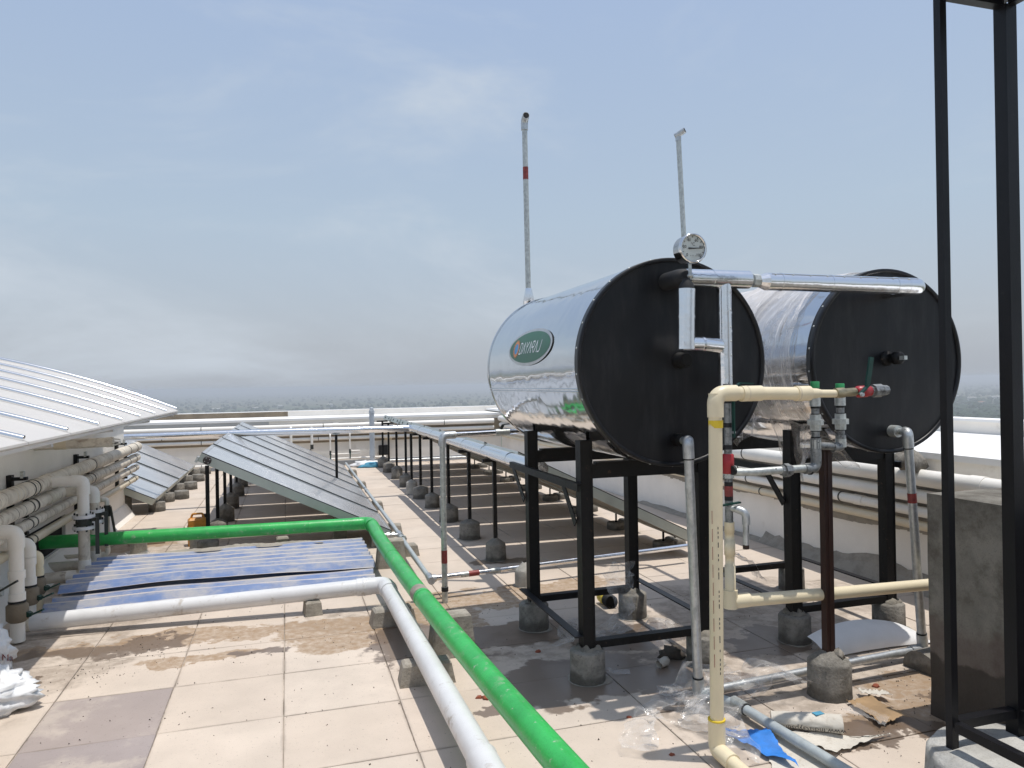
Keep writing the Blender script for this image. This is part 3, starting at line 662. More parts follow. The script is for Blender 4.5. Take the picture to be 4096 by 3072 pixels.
def near_riser(x, y, ptop, r, k, lab, mt_):
    zt = gy(ptop[0], ptop[1], y).z
    e = thing('riser_pipe', lab, 'pipe', (x, y, 0), 'valved risers at the near left')
    obj('pipe', T1([(x, y, .015), (x, y, zt - r * 2)], r, seg=18), mt_, e)
    obj('elbow', T1(bend([(x, y, zt - r * 3.4), (x, y, zt - r), (XW + .10, y, zt - r)], r * 2.2), r * 1.16, seg=18), mt_, e)
    for z in (.30, .44) if k < 2 else (.30,): obj('coupling', ring((x, y, z), (0, 0, 1), r * 1.16, .05, 18), mt_, e)
    v = obj('valve', MB().lathe([(r * 1.1, -.06), (r * 1.5, -.045), (r * 1.5, .045), (r * 1.1, .06)], (x, y, .20), seg=16), 'brass', e)
    v.data.materials[0] = MATS['raw_concrete']
    obj('lever', MB().bar((x + r * 1.4, y - .01, .19), (x + r * 1.4 + .02, y - .02, .18), .03, .03).bar((x + r * 1.4 + .01, y - .02, .175), (x + r * 1.4 + .10, y - .05, .215), .022, .012), 'green_handle', v)
    obj('sealant', ring((x, y, .27), (0, 0, 1), r * 1.2, .014, 18), 'black_rubber', e)
near_riser(-1.665, 5.44, (9.6, 525.8), .042, 0, 'white riser with tall elbow and dark valve at the left edge', 'pvc_far')
near_riser(-1.715, 5.85, (28, 538), .038, 1, 'white riser with green lever, middle one at the left edge', 'pvc_far')
near_riser(-1.735, 6.12, (38, 550.7), .030, 2, 'short cream riser, rearmost of the three at the left edge', 'cpvc')
e = thing('side_tap', 'grey side branch with black lever sticking out of the near left riser', 'tap', (-1.665, 5.38, .37))
obj('body', T1([(-1.90, 5.36, .33), (-1.72, 5.36, .36)], .03, seg=14), 'grey_paint_pipe', e)
obj('lever', MB().bar((-1.74, 5.33, .36), (-1.62, 5.30, .43), .022, .012), 'nylon_dark', e)
# ================================================================== SOLAR COLLECTORS
TILT = math.atan(.49); CLEN = 1.93; CWID = 1.036; CTH = .085; PITCH = 1.12
def make_collector(loc, label, group):
    e = thing('solar_collector', label, 'collector', loc, group); o3 = Vector(loc)
    def bx(x0, x1, y0, y1, z0, z1): return MB().bb(o3.x + x0, o3.x + x1, o3.y + y0, o3.y + y1, o3.z + z0, o3.z + z1)
    l, w, th = CLEN, CWID, CTH
    fr = bx(0, l, 0, .018, -th, -.004)
    for a in ((0, l, w - .018, w), (0, .018, .018, w - .018), (l - .018, l, .018, w - .018)): fr.bb(o3.x + a[0], o3.x + a[1], o3.y + a[2], o3.y + a[3], o3.z - th, o3.z - .004)
    f = obj('frame', fr, 'collector_side', e)
    obj('back_sheet', bx(.018, l - .018, .018, w - .018, -th + .004, -th + .012), 'collector_back', e)
    lip = bx(.0, l, .018, .042, -.004, .002)
    for a in ((0, l, w - .042, w - .018), (0, .03, .042, w - .042), (l - .03, l, .042, w - .042)): lip.bb(o3.x + a[0], o3.x + a[1], o3.y + a[2], o3.y + a[3], o3.z - .004, o3.z + .002)
    obj('glazing_bead', lip, 'aluminium_lip', f)
    obj('gasket', bx(0, l, .001, .016, -.0035, .0035), 'gasket', f)
    obj('glass', bx(.03, l - .03, .042, w - .042, -.010, -.003), 'collector_glass', e)
    cap = MB().lathe([(.035, 0), (.038, .010), (.030, .014)], o3 + Vector((.075, -.001, -.045)), (0, -1, 0), seg=16)
    cp = obj('header_cap', cap, 'cap_brown', e)
    for q in range(4):
        a = q * math.pi / 2 + .78; obj('screw', MB().lathe([(.005, 0), (.004, .004)], o3 + Vector((.075 + .024 * math.cos(a), -.0145, -.045 + .024 * math.sin(a))), (0, -1, 0), seg=6), 'aluminium_lip', cp)
    for y in (.25, .76): obj('clip', bx(-.010, -.001, y - .010, y + .010, -.06, -.025), 'gasket', e)
    obj('bracket', bx(-.02, -.001, -.02, .05, -.10, -.045), 'galv_worn', e)
    e.rotation_euler = (0, TILT, 0)
    return e
first = None
def row(n, x0, z0, y0, words, group):
    global first
    for i in range(n):
        lab = words % ('nearest' if i == 0 else 'farthest' if i == n - 1 else ORD[i] + ' from the near end')
        loc = (x0, y0 + PITCH * i, z0 + random.uniform(-.004, .004))
        if first is None: first = make_collector(loc, lab, group)
        else: dup(first, loc, lab, group)
row(6, -.76, 1.015, 7.38, 'grey glazed solar collector, %s in the middle row', 'collectors in the middle row')
row(8, 1.86, 1.03, 5.95, 'tilted solar collector behind the first tank, %s in the right row', 'collectors in the right row')
row(4, -1.64 - CLEN * math.cos(TILT), .2 + CLEN * math.sin(TILT), 10.45, 'grey solar collector beyond the left wall, %s in the left row', 'collectors in the left row')

# posts cast into round footings
def spill(x, y, r, parent):
    k = random.random() * 9; ps = [Vector((x, y, .0065))]
    for i in range(24):
        a = 2 * math.pi * i / 24; q = r * (1.12 + .55 * max(0, noise.noise(Vector((math.cos(a) * 1.3, math.sin(a) * 1.3, k))))); ps.append(Vector((x + q * math.cos(a), y + q * math.sin(a), .0035)))
    obj('mortar_spill', MB().add(ps, [[0, 1 + i, 1 + (i + 1) % 24] for i in range(24)]), 'mortar', parent)
def post(x, y, zt, lab, group, r=.1, h=.155, dome=.055, mat='footing_concrete', arm=True, pw=.034):
    r *= random.uniform(.92, 1.08); h *= random.uniform(.9, 1.1); dome *= random.uniform(.7, 1.3)
    e = thing('support_post', lab, 'post', (x, y, 0), group)
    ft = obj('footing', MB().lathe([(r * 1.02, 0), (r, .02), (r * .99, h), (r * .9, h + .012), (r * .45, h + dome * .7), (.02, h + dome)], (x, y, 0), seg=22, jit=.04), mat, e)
    spill(x, y, r, ft)
    obj('post', MB().bb(x - pw / 2, x + pw / 2, y - pw / 2, y + pw / 2, h, zt), 'black_paint', e)
    if arm: obj('arm', MB().bb(x - .11, x + .10, y - .02, y + .02, zt, zt + .03), 'black_paint', e)
    return e
g2 = 'posts under the middle collector row'; g3 = 'posts under the right collector row'
for i, y in enumerate((7.58, 8.60, 9.60, 10.60, 11.78, 12.86, 13.95)):
    post(-.735, y, .875, 'black post in a round concrete footing under the middle row, %s' % ('nearest the green pipe' if i == 0 else ORD[i] + ' from the near end'), g2, arm=False)
YS = [6.51, 7.50, 8.54, 9.59, 10.44, 11.78, 12.82, 13.85, 14.74]
for i, y in enumerate(YS):
    post(1.80, y, .895, 'black post in a round concrete footing under the silver pipe, %s' % ('nearest of the right row' if i == 0 else 'farthest of the right row' if i == 8 else ORD[i] + ' from the near end'), g3, r=.1 + .004 * (i % 3))
post(1.74, 10.86, .895, 'black post in a rough whitish lump of concrete beside the fifth right-row post', None, r=.088, h=.16, mat='footing_white', arm=False)

# low footings with short studs under the down-slope edges
def low_foot(x, y, h, lab, group, stud=True, r=.105):
    e = thing('low_footing', lab, 'footing', (x, y, 0), group)
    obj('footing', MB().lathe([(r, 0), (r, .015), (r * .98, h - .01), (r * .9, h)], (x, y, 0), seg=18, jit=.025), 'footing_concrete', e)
    if stud: obj('stud', T1([(x, y, h - .01), (x, y, h + .09)], .011, seg=8), 'black_paint', e)
for i in range(8):
    y = 6.35 + 1.06 * i; w = 'nearest' if i == 0 else 'farthest' if i == 7 else ORD[i] + ' from the near end'
    low_foot(3.42, y, .075, 'flat footing under the right row low edge, inner, %s' % w, 'low footings of the right row')
    low_foot(3.60, y + .1, .075, 'flat footing under the right row low edge, outer, %s' % w, 'low footings of the right row')
for i, y in enumerate((10.75, 11.60, 12.66, 13.75, 14.85)):
    w = 'nearest' if i == 0 else 'farthest' if i == 4 else ORD[i] + ' from the near end'
    low_foot(-1.665, y, .125, 'round footing under the left row low edge, inner, %s' % w, 'low footings of the left row', False)
    if i: low_foot(-1.50, y + .22, .12, 'round footing under the left row low edge, outer, %s' % w, 'low footings of the left row', False)
post(-2.06, 10.72, .30, 'dark round footing in the corner between the left wall and left collectors', None, r=.095, h=.2, arm=False)
for i in range(6):
    y = 7.5 + 1.12 * i
    single('low_block', MB().box((.86, y, .045), (.16, .13, .09), taper=.9, bev=.01), 'block_concrete', 'small concrete block under the low edge of the middle row, %s' % ('nearest' if i == 0 else 'farthest' if i == 5 else ORD[i] + ' from the near end'), 'block', 'blocks under the middle row')
single('pad_footing', MB().lathe([(.115, 0), (.112, .13), (.10, .145)], (*(gz(201, 553.5) + Vector((0, .10, 0)))[:2], 0), seg=22, jit=.02), 'footing_white', 'squat round footing with a flat whitewashed top before the middle row', 'footing')

# ------------------------------------------------------------------ silver clad pipe
XS, ZS, YB = 1.748, .982, 10.74
e = thing('clad_pipe', 'shiny silver clad pipe crossing the roof and turning along the right row', 'pipe', (XS, YB, ZS))
cross = [(-2.9, YB, ZS), (-1.0, YB, ZS + .012), (.3, YB, ZS + .010), (XS - .09, YB, ZS)]
obj('cross_run', T1(cross, .046, seg=24), 'clad_silver', e)
obj('elbow', T1(bend([(XS - .14, YB, ZS), (XS, YB, ZS), (XS, YB - .14, ZS)], .07), .050, seg=24), 'clad_silver', e)
obj('row_run', T1([(XS, YB - .09, ZS), (XS, 8.5, ZS + .004), (XS, 6.0, ZS), (XS, 5.05, ZS)], .056, seg=24), 'clad_silver', e)
for x in (-1.55, -.55, .42, 1.05): obj('seam', ring((x, YB, ZS + .008), (1, 0, 0), .0485, .012, 24), 'clad_silver', e)
for y in (10.0, 9.1, 8.2, 7.4, 6.6, 5.8): obj('seam', ring((XS, y, ZS + .002), (0, 1, 0), .0585, .014, 24), 'clad_silver', e)
mb = MB()
for k in range(9):
    y = 6.0 + .5 * k
    mb.bb(XS - .036, XS - .030, y, y + .35, ZS + .0435, ZS + .046)
obj('lap_joint', mb, 'aluminium_lip', e)
p = Vector((.66, YB + .01, 0))
e = thing('pipe_prop', 'lone black post propping the silver pipe between two middle-row collectors', 'post', p)
obj('post', MB().bb(p.x - .018, p.x + .018, p.y - .016, p.y + .016, 0, ZS - .052), 'black_paint', e)
obj('saddle', MB().bb(p.x - .05, p.x + .05, p.y - .03, p.y + .03, ZS - .052, ZS - .042), 'galv_worn', e)

# ------------------------------------------------------------------ green pipe, white drain pipe, supports
def gp(y): d = 7.12 - y; return Vector((.735 - .0042 * d + .0071 * d * d, y, .305))
GE = gp(7.12)
e = thing('green_pipe', 'long bright green painted pipe with a corner, running past the tank stand', 'pipe', (GE.x, GE.y, 0))
g0 = Vector((-2.35, 7.24, .315)); g1 = gp(1.9)
obj('cross_run', T1([g0, lerp(g0, GE, .5), GE - Vector((.12, 0, 0))], .057, seg=28), 'green_paint', e)
obj('long_run', T1([GE - Vector((-.01, .12, 0)), gp(6.4), gp(5.7), gp(5.0), gp(4.3), gp(3.7), gp(3.1), gp(2.5), g1], .057, seg=28), 'green_paint', e)
obj('elbow', T1(bend([GE - Vector((.16, 0, 0)), GE, GE - Vector((0, .16, 0))], .075, 8), .0595, seg=28), 'green_paint', e)
obj('weld', ring(GE - Vector((.55, 0, 0)), (1, 0, 0), .0585, .012, 28), 'green_paint', e)
for y in (5.62, 4.46): obj('weld', ring(gp(y), (0, 1, 0), .0585, .012, 28), 'green_paint', e)
mb = MB().tube([gp(4.60), gp(4.53), gp(4.50)], .0, 28, caps=False, rs=[.0576, .0582, .0576])
o = obj('filler_band', mb, 'block_concrete', e); o['label'] = 'pale filler smeared round the joint'

WE = Vector((.66, 5.40, .165))
e = thing('drain_pipe', 'thick white plastic drain pipe with a corner on the floor, left of the green pipe', 'pipe', (WE.x, WE.y, 0))
w0 = Vector((-1.63, 5.58, .085)); w1 = Vector((.705, 2.1, .155)); rW = .056
wd = (WE - w0).normalized(); we_ = (w1 - WE).normalized()
obj('cross_run', T1([w0, lerp(w0, WE, .5), WE - wd * .15], rW, seg=28), 'pvc_white', e)
obj('long_run', T1([WE + we_ * .15, lerp(WE, w1, .5), w1], rW, seg=28), 'pvc_white', e)
obj('elbow', T1(bend([WE - wd * .15, WE, WE + we_ * .15], .10, 10), rW * 1.06, seg=28), 'pvc_white', e)
for p, d in ((WE - wd * .15, wd), (WE + we_ * .15, we_)):
    obj('socket', ring(p, d, rW * 1.11, .10, 28), 'pvc_white', e); obj('bead', MB().tube([p - d * .012, p, p + d * .012], 0, 28, caps=False, rs=[rW * 1.1, rW * 1.17, rW * 1.1]), 'pvc_white', e)
q = gz(*(300 + 1265 * .154, 512.5 + 1600 * .154), .15)
pq = lerp(WE, w1, (WE.y - q.y) / (WE.y - w1.y))
obj('socket', MB().tube([pq - we_ * .012, pq, pq + we_ * .012, pq + we_ * .3], 0, 28, rs=[rW * 1.02, rW * 1.14, rW * 1.08, rW * 1.075]), 'pvc_white', e)
obj('black_plug', T1([w0 - wd * .10, w0 + wd * .005], rW * 1.02, seg=28), 'pvc_dirty', e)

def cblock(c, d, rz, lab, taper=.86, mat='block_concrete', n='support_block'):
    return single(n, MB().box((c[0], c[1], d[2] / 2), d, Matrix.Rotation(R(rz), 3, 'Z'), taper, .012), mat, lab, 'block', loc=(c[0], c[1], 0))
cblock((.70, 3.98, 0), (.30, .13, .115), -3, 'small concrete block under the white pipe, nearest the camera')
cblock((.66, 5.02, 0), (.30, .14, .11), 4, 'small concrete block under the white pipe just before its corner')
cblock((.15, 5.42, 0), (.12, .13, .10), 8, 'little concrete block under the cross run of the white pipe')
cblock((.915, 4.33, 0), (.27, .15, .245), 0, 'tall tapered concrete block under the green pipe beside the first footing', .8)
cblock((.86, 6.60, 0), (.27, .15, .245), -4, 'tall tapered concrete block under the green pipe near its corner', .82)
q = gz(340.5, 541)
cblock((q.x, q.y + .06, 0), (.135, .13, .245), 3, 'grey concrete block under the cross run of the green pipe, right one', .92)
q = gz(137.5, 557)
cblock((q.x, q.y + .07, 0), (.15, .14, .15), 6, 'grey concrete block beyond the cross run of the green pipe, left one', .9)
cblock((-.06, 7.30, 0), (.12, .12, .2), 3, 'low concrete block hidden under the middle of the green cross run', .9)

# corrugated sheets
def corrugated(x0, x1, y0, y1, z, lab, wav, lift, name='corrugated_sheet'):
    n = int((y1 - y0) / wav); nv = n * 8; mb = MB()
    def f(u, v):
        x = x0 + (x1 - x0) * u; y = y0 + (y1 - y0) * v
        k = (v * n) % 1.0
        h = .5 - .5 * math.cos(2 * math.pi * k); h = max(0, min(1, (h - .22) * 1.8))
        zz = z + .05 * h + lift * (1 - v) * (1 - v) * math.sin(math.pi * u * .9 + .4) + .012 * noise.noise(Vector((x * 1.7, y * 2.5, 3)))
        return Vector((x + .012 * noise.noise(Vector((y * 9, 1, 2))) * (1 if u > .5 else -1) + .05 * (v - .5) * (1 - u), y, zz))
    mb.grid(f, 30, nv, smooth=False)
    m2 = MB(); m2.v = mb.v + [v - Vector((0, 0, .0025)) for v in mb.v]; k = len(mb.v); m2.f = mb.f + [[i + k for i in f[::-1]] for f in mb.f]; m2.sm = [False] * len(m2.f)
    o = single(name, m2, 'blue_sheet', lab, 'metal sheet', loc=(0, 0, 0))
    return o
corrugated(-1.58, .66, 6.06, 7.12, .135, 'dusty blue corrugated metal sheet, the upper one behind the white pipe', .135, .03)
corrugated(-1.62, .64, 5.80, 6.28, .078, 'bent blue corrugated metal sheet, the lower one beside the white pipe', .15, .015)
single('sand_heap', MB().grid(lambda u, v: Vector((-1.05 + 1.35 * u, 7.02 + .10 * v + .02 * math.sin(u * 17), .178 + .022 * math.sin(math.pi * v) * math.sin(math.pi * u) ** .5 * (1 + .7 * noise.noise(Vector((u * 25, v * 5, 0)))))), 60, 6), 'mortar', 'thin ridge of sand spilled along the back of the upper sheet', 'sand')

# galvanised pipe along the low edge of the middle row
e = thing('cold_water_pipe', 'thin galvanised pipe lying on blocks along the low edge of the middle row', 'pipe', (1.055, 7, 0))
obj('run', T1([(1.07, 14.6, .13), (1.06, 11, .13), (1.05, 7.8, .13), (1.02, 5.62, .13)], .0205, seg=14), 'grey_paint_pipe', e)
for y in (9.0, 10.6, 12.4): obj('socket', ring((1.057, y, .13), (0, 1, 0), .026, .06, 14), 'grey_paint_pipe', e)
te = obj('tee', T1([(1.048, 7.40, .13), (1.046, 7.24, .13)], .031, seg=14), 'galvanised', e)
obj('union', MB().lathe([(.036, -.025), (.040, 0), (.036, .025)], (1.045, 7.12, .13), (0, 1, 0), seg=8, smooth=False), 'galv_worn', e)
obj('nipple', T1([(1.045, 7.32, .13), (.86, 7.33, .14)], .019, seg=12), 'galvanised', e)
for x in (.98, .93): obj('nut', MB().lathe([(.03, -.012), (.03, .012)], (x, 7.325, .135), (1, 0, 0), seg=6, smooth=False), 'galv_worn', e)
obj('end_tee', T1([(1.025, 5.66, .13), (1.018, 5.50, .13)], .028, seg=14), 'galvanised', e)
for i, (x, y) in enumerate(((1.05, 6.98), (1.06, 8.05), (1.06, 9.72), (1.06, 11.84), (1.07, 13.6))):
    cblock((x, y, 0), (.24, .14, .108), random.uniform(-8, 8), 'little concrete block under the thin galvanised pipe, %s' % ('nearest' if i == 0 else 'farthest' if i == 4 else ORD[i] + ' from the near end'), .85)
# feed pipe: shiny run to the right, upright pole, overflow run
PX, PY = 1.09, 5.36
e = thing('feed_pole', 'upright galvanised pipe with a red band and an elbow, standing beside the green pipe', 'pipe', (PX, PY, 0))
zt = gy(427, 436, PY).z
obj('upright', T1([(PX, PY, .0), (PX, PY, .5), (PX, PY, zt - .05)], .0215, seg=14), 'galv_worn', e)
el = gy(444.5, 432.5, PY)
obj('elbow', T1(bend([(PX, PY, zt - .08), (PX, PY, zt), (PX + .10, PY + .01, zt)], .05), .028, seg=14), 'galvanised', e)
o = obj('run', T1([(PX + .08, PY, zt), (PX + .25, PY + .03, zt), (PX + .78, PY + .08, zt + .008)], .021, seg=14), 'clad_silver', e)
v = obj('valve', T1([(PX + .42, PY + .047, zt + .003), (PX + .53, PY + .055, zt + .005)], .027, seg=12), 'galv_worn', e)
obj('lever', MB().bar((PX + .46, PY + .04, zt + .03), (PX + .48, PY + .04, zt + .06), .012, .02).bar((PX + .47, PY + .04, zt + .06), (PX + .60, PY + .05, zt + .075), .02, .008), 'nylon_dark', v)
obj('red_band', ring((PX, PY, gy(428, 558, PY).z), (0, 0, 1), .0225, .095, 14), 'red_tape', e)
obj('foot_joint', ring((PX, PY, .10), (0, 0, 1), .026, .03, 14), 'black_rubber', e)
e = thing('floor_pipe', 'shiny silver pipe with a red band running low behind the tank stand', 'pipe', (1.02, 5.55, .12))
a = Vector((1.0, 5.57, .13)); bq = Vector((3.35, 5.78, .15)); d = (bq - a).normalized()
obj('run', T1([a, lerp(a, bq, .5), bq], .021, seg=14), 'clad_silver', e)
obj('red_band', ring(a + d * .37, d, .022, .085, 14), 'red_tape', e)
for q in (.30, .55): obj('primer_patch', ring(a + d * q, d, .0217, .08, 14), 'galv_worn', e)
obj('nut', ring(a + d * .04, d, .029, .05, 8), 'galvanised', e)
q = gz(529, 588)
e = post(q.x, q.y + .09, .19, 'round concrete footing with a broken white top behind the left rear leg', None, r=.08, h=.11, mat='footing_white', arm=False)

# orange tin, loose tiles
e = thing('oil_tin', 'rusty orange oil tin standing left of the nearest middle-row post', 'tin', (-.90, 8.25, 0))
obj('body', MB().box((-.90, 8.25, .14), (.185, .12, .28), Matrix.Rotation(R(10), 3, 'Z'), .97, .02), 'orange_tin', e)
obj('rim', MB().box((-.90, 8.25, .19), (.192, .127, .014), Matrix.Rotation(R(10), 3, 'Z')), 'orange_tin', e)
obj('handle', T1(bend([(-.96, 8.25, .275), (-.95, 8.25, .32), (-.85, 8.25, .32), (-.84, 8.25, .275)], .02), .011, seg=8), 'orange_tin', e)
obj('spout', MB().lathe([(.022, 0), (.022, .03), (.018, .035)], (-.84, 8.28, .275), seg=12), 'cap_brown', e)
for i, (x, y, a, lab) in enumerate(((-1.42, 8.55, 6, 'loose square tile lying near the left wall, the nearer one'), (-1.32, 9.15, -4, 'loose square tile lying near the left wall, the farther one'))):
    single('loose_tile', MB().box((x, y, .018), (.34, .22, .03), Matrix.Rotation(R(a), 3, 'Z')), 'roof_tile', lab, 'tile', 'loose tiles')
# white sacks, left edge
def bag(c, sx, sy, sz, seed):
    c = Vector(c)
    def f(u, v):
        a = 2 * math.pi * u; e_ = math.pi * (v - .5); d = Vector((math.cos(a) * math.cos(e_), math.sin(a) * math.cos(e_), math.sin(e_)))
        k = 1 + .25 * noise.noise(d * 1.6 + Vector((seed, 0, 0)))
        for fr, am in ((3, .16), (6, .10), (11, .05)):
            q = d * fr + Vector((seed * 2, fr, 0)); k += am * (1 - 2 * abs(noise.noise(q)) ** .7)
        return c + Vector((d.x * k * sx, d.y * k * sy, max(d.z * k * sz, -sz * .6) + sz * .6))
    return MB().grid(f, 54, 34)
def sack(c, sx, sy, sz, seed, lab, mat='sack_white'):
    e = thing('sack', lab, 'sack', (c[0], c[1], 0))
    bm_ = bag(c, sx, sy, sz, seed); e_ = obj('bag', bm_, mat, e)
    return e, bm_
sk, bm_ = sack((-1.76, 4.92, .0), .20, .16, .165, 3.3, 'upright bunched white plastic sack at the left edge')
e2 = sack((-1.52, 4.36, .0), .24, .17, .115, 8.1, 'slumped white plastic sack lying at the left edge, the nearer one')

from mathutils.bvhtree import BVHTree
bv = BVHTree.FromPolygons(bm_.v, bm_.f)
_pending_text = (sk, bv)
# ================================================================== TANKS
def textmesh(body, size):
    cu = bpy.data.curves.new('t', 'FONT'); cu.body = body; cu.size = size; cu.align_x = 'CENTER'; cu.align_y = 'CENTER'; cu.resolution_u = 3
    ob = bpy.data.objects.new('t', cu); COL.objects.link(ob)
    dg = bpy.context.evaluated_depsgraph_get(); me = bpy.data.meshes.new_from_object(ob.evaluated_get(dg))
    vs = [(v.co.x, v.co.y) for v in me.vertices]; fs = [list(p.vertices) for p in me.polygons]
    bpy.data.objects.remove(ob); bpy.data.meshes.remove(me); bpy.data.curves.remove(cu)
    return vs, fs
def print_on(e, bv, body, size, px, py, Y, mat):
    c = gy(px, py, Y); vs, fs = textmesh(body, size); out = []
    for x, y in vs:
        o1 = c + RT * x + UP * y; d = (o1 - EYE).normalized(); hit = bv.ray_cast(EYE, d)
        out.append((hit[0] if hit[0] else o1) - d * .004)
    obj('print', MB().add(out, fs), mat, e)
print_on(_pending_text[0], _pending_text[1], 'Ma', .055, 7.5, 658, 4.8, 'red_tape')
def put_text(body, size, fn):
    vs, fs = textmesh(body, size); return MB().add([fn(x, y) for x, y in vs], fs)

TR = .526
def tank(name, cx, cz, yf, yb, lab):
    e = thing(name, lab, 'tank', (cx, yf, cz - TR))
    sh = MB().lathe([(TR - .004, .03), (TR - .004, .2), (TR - .005, .5), (TR - .003, .9), (TR - .004, 1.3), (TR - .004, yb - yf)], (cx, yf, cz), (0, 1, 0), seg=96, closed=False)
    s_ = obj('shell', sh, 'tank_steel', e)
    a = R(-14)
    for k, da in enumerate((0, .028)):
        def pt(y, r): return Vector((cx - r * math.cos(a - da), y, cz + r * math.sin(a - da)))
        obj('seam', MB().tube([pt(yf + .05, TR), pt((yf + yb) / 2, TR), pt(yb - .02, TR)], .0028, 6), 'tank_steel', s_)
    obj('rear_rim', MB().lathe([(TR, -.012), (TR + .004, 0), (TR, .012)], (cx, yb - .01, cz), (0, 1, 0), seg=96), 'tank_steel', s_)
    obj('rear_disc', MB().lathe([(TR - .006, 0), (TR - .02, .03), (.05, .04)], (cx, yb, cz), (0, 1, 0), seg=64), 'black_steel_sheet', e)
    def dp(u, v):
        r = (TR - .018) * v; a_ = 2 * math.pi * u; x, z = r * math.cos(a_), r * math.sin(a_)
        return Vector((cx + x, yf + .012 + (.009 * noise.noise(Vector((x * 2.2 + cx, z * 2.2, 1))) + .004 * noise.noise(Vector((x * 6 + cx, z * 6, 4)))) * (1 - v ** 4), cz + z))
    d_ = obj('front_disc', MB().grid(dp, 72, 20), 'black_steel_sheet', e)
    obj('rim', MB().lathe([(TR - .02, .012), (TR - .018, 0), (TR, 0), (TR + .002, .004), (TR + .002, .05), (TR - .02, .05)], (cx, yf, cz), (0, 1, 0), seg=96, closed=False), 'black_steel_sheet', d_)
    rv = MB()
    for i in range(26):
        a_ = 2 * math.pi * i / 26 + .1; rv.lathe([(.006, 0), (.004, .003)], (cx + (TR + .002) * math.cos(a_), yf + .03, cz + (TR + .002) * math.sin(a_)), (math.cos(a_), 0, math.sin(a_)), seg=6)
    obj('rivets', rv, 'galv_worn', d_)
    return e
CZT = 1.696
T1_ = tank('hot_water_tank', 1.88, CZT, 3.332, 5.03, 'mirror-steel cylindrical water tank with black front and green oval logo')
T2_ = tank('hot_water_tank', 3.30, CZT - .002, 3.417, 5.12, 'steel cylindrical water tank with black front, still wrapped in film, the right one')
# front nozzles
p = gy(680.5, 360.5, 3.332)
nz_ = obj('nozzle', MB().lathe([(.042, 0), (.042, .02), (.036, .025), (.036, .07), (.033, .075)], (p.x, 3.345, p.z), (0, -1, 0), seg=20), 'black_paint', T1_)
obj('plug', MB().lathe([(.027, 0), (.026, .004)], (p.x, 3.2695, p.z), (0, -1, 0), seg=20), 'dark_hole', nz_)
p = gy(888, 358.5, 3.417)
nz_ = obj('nozzle', MB().lathe([(.042, 0), (.042, .015), (.028, .02), (.028, .06), (.036, .065), (.036, .10), (.024, .105)], (p.x, 3.43, p.z), (0, -1, 0), seg=20), 'black_paint', T2_)
obj('plug', MB().box((p.x, 3.31, p.z), (.022, .04, .022)), 'galv_worn', nz_)

# oval logo plate, bent to the shell
def onshell(u, v, dr):
    y = 4.135 - u; th = R(13.2) + v / TR; r = TR + dr
    return Vector((1.88 - r * math.cos(th), y, CZT + r * math.sin(th)))
def oval(a, b, dr):
    vs = [onshell(0, 0, dr)]; fs = []; nr, ns = 6, 64
    for i in range(1, nr + 1):
        for k in range(ns):
            q = 2 * math.pi * k / ns; vs.append(onshell(a * i / nr * math.cos(q), b * i / nr * math.sin(q), dr))
    for k in range(ns): fs.append([0, 1 + k, 1 + (k + 1) % ns])
    for i in range(nr - 1):
        for k in range(ns): fs.append([1 + i * ns + k, 1 + (i + 1) * ns + k, 1 + (i + 1) * ns + (k + 1) % ns, 1 + i * ns + (k + 1) % ns])
    return MB().add(vs, fs, True)
pl = obj('logo_plate', oval(.400, .112, .001), 'aluminium_lip', T1_); pl['label'] = 'green oval logo plate with a silver border'
obj('logo_field', oval(.372, .094, .0022), 'logo_green', pl)
mb = MB(); gx0, gy0 = -.235, -.002
for k in range(18):
    a0 = 2 * math.pi * k / 18; a1 = a0 + 2 * math.pi / 18; am = (a0 + a1) / 2 + .05
    f_ = lambda r, a: onshell(gx0 + r * 1.06 * math.cos(a), gy0 + r * math.sin(a), .0034)
    mb.add([f_(.033, a0), f_(.050, a0), f_(.050, a1), f_(.033, a1)], [[0, 1, 2, 3]]); mb.add([f_(.049, a0 + .03), f_(.062, am), f_(.049, a1 - .08)], [[0, 1, 2]])
obj('logo_gear', mb, 'logo_orange', pl)
f_ = lambda r, a: onshell(gx0 + r * math.cos(a), gy0 + r * math.sin(a), .0030)
obj('logo_globe', MB().add([f_(0, 0)] + [f_(.034, 2 * math.pi * k / 24) for k in range(24)], [[0, 1 + k, 1 + (k + 1) % 24] for k in range(24)]), 'logo_blue', pl)
LET = {'D': [[(0, 0), (0, 1), (.4, 1), (.58, .8), (.58, .2), (.4, 0), (0, 0)]], 'A': [[(0, 0), (.32, 1), (.62, 0)]], 'Y': [[(0, 1), (.3, .5), (.62, 1)], [(.3, .5), (.3, 0)]],
       'R': [[(.02, .55), (.1, 1), (.5, 1), (.58, .8), (.5, .5), (.05, .45)], [(0, .2), (0, 0)], [(.3, .47), (.6, 0)]], 'J': [[(.55, 1), (.55, .2), (.4, 0), (.05, 0)]]}
mb = MB(); cw, chh, sw = .0455, .064, .0078; x0 = -.160
for i, chr_ in enumerate('DAYARAJ'):
    for pl_ in LET[chr_]:
        pts = [(x0 + i * .0565 + (q[0] * cw / .62) + (q[1] - .5) * .017, -.004 + (q[1] - .5) * chh) for q in pl_]
        for a, b2 in zip(pts, pts[1:]):
            d = Vector((b2[0] - a[0], b2[1] - a[1])); L_ = d.length
            if L_ < 1e-6: continue
            d /= L_; n = Vector((-d.y, d.x)) * sw / 2; a = Vector(a) - d * sw * .35; b2 = Vector(b2) + d * sw * .35
            mb.add([onshell(*(a + n), .0036), onshell(*(a - n), .0036), onshell(*(b2 - n), .0036), onshell(*(b2 + n), .0036)], [[3, 2, 1, 0]])
o = obj('lettering', mb, 'white_print', pl); o['label'] = 'white slanted letters DAYARAJ'

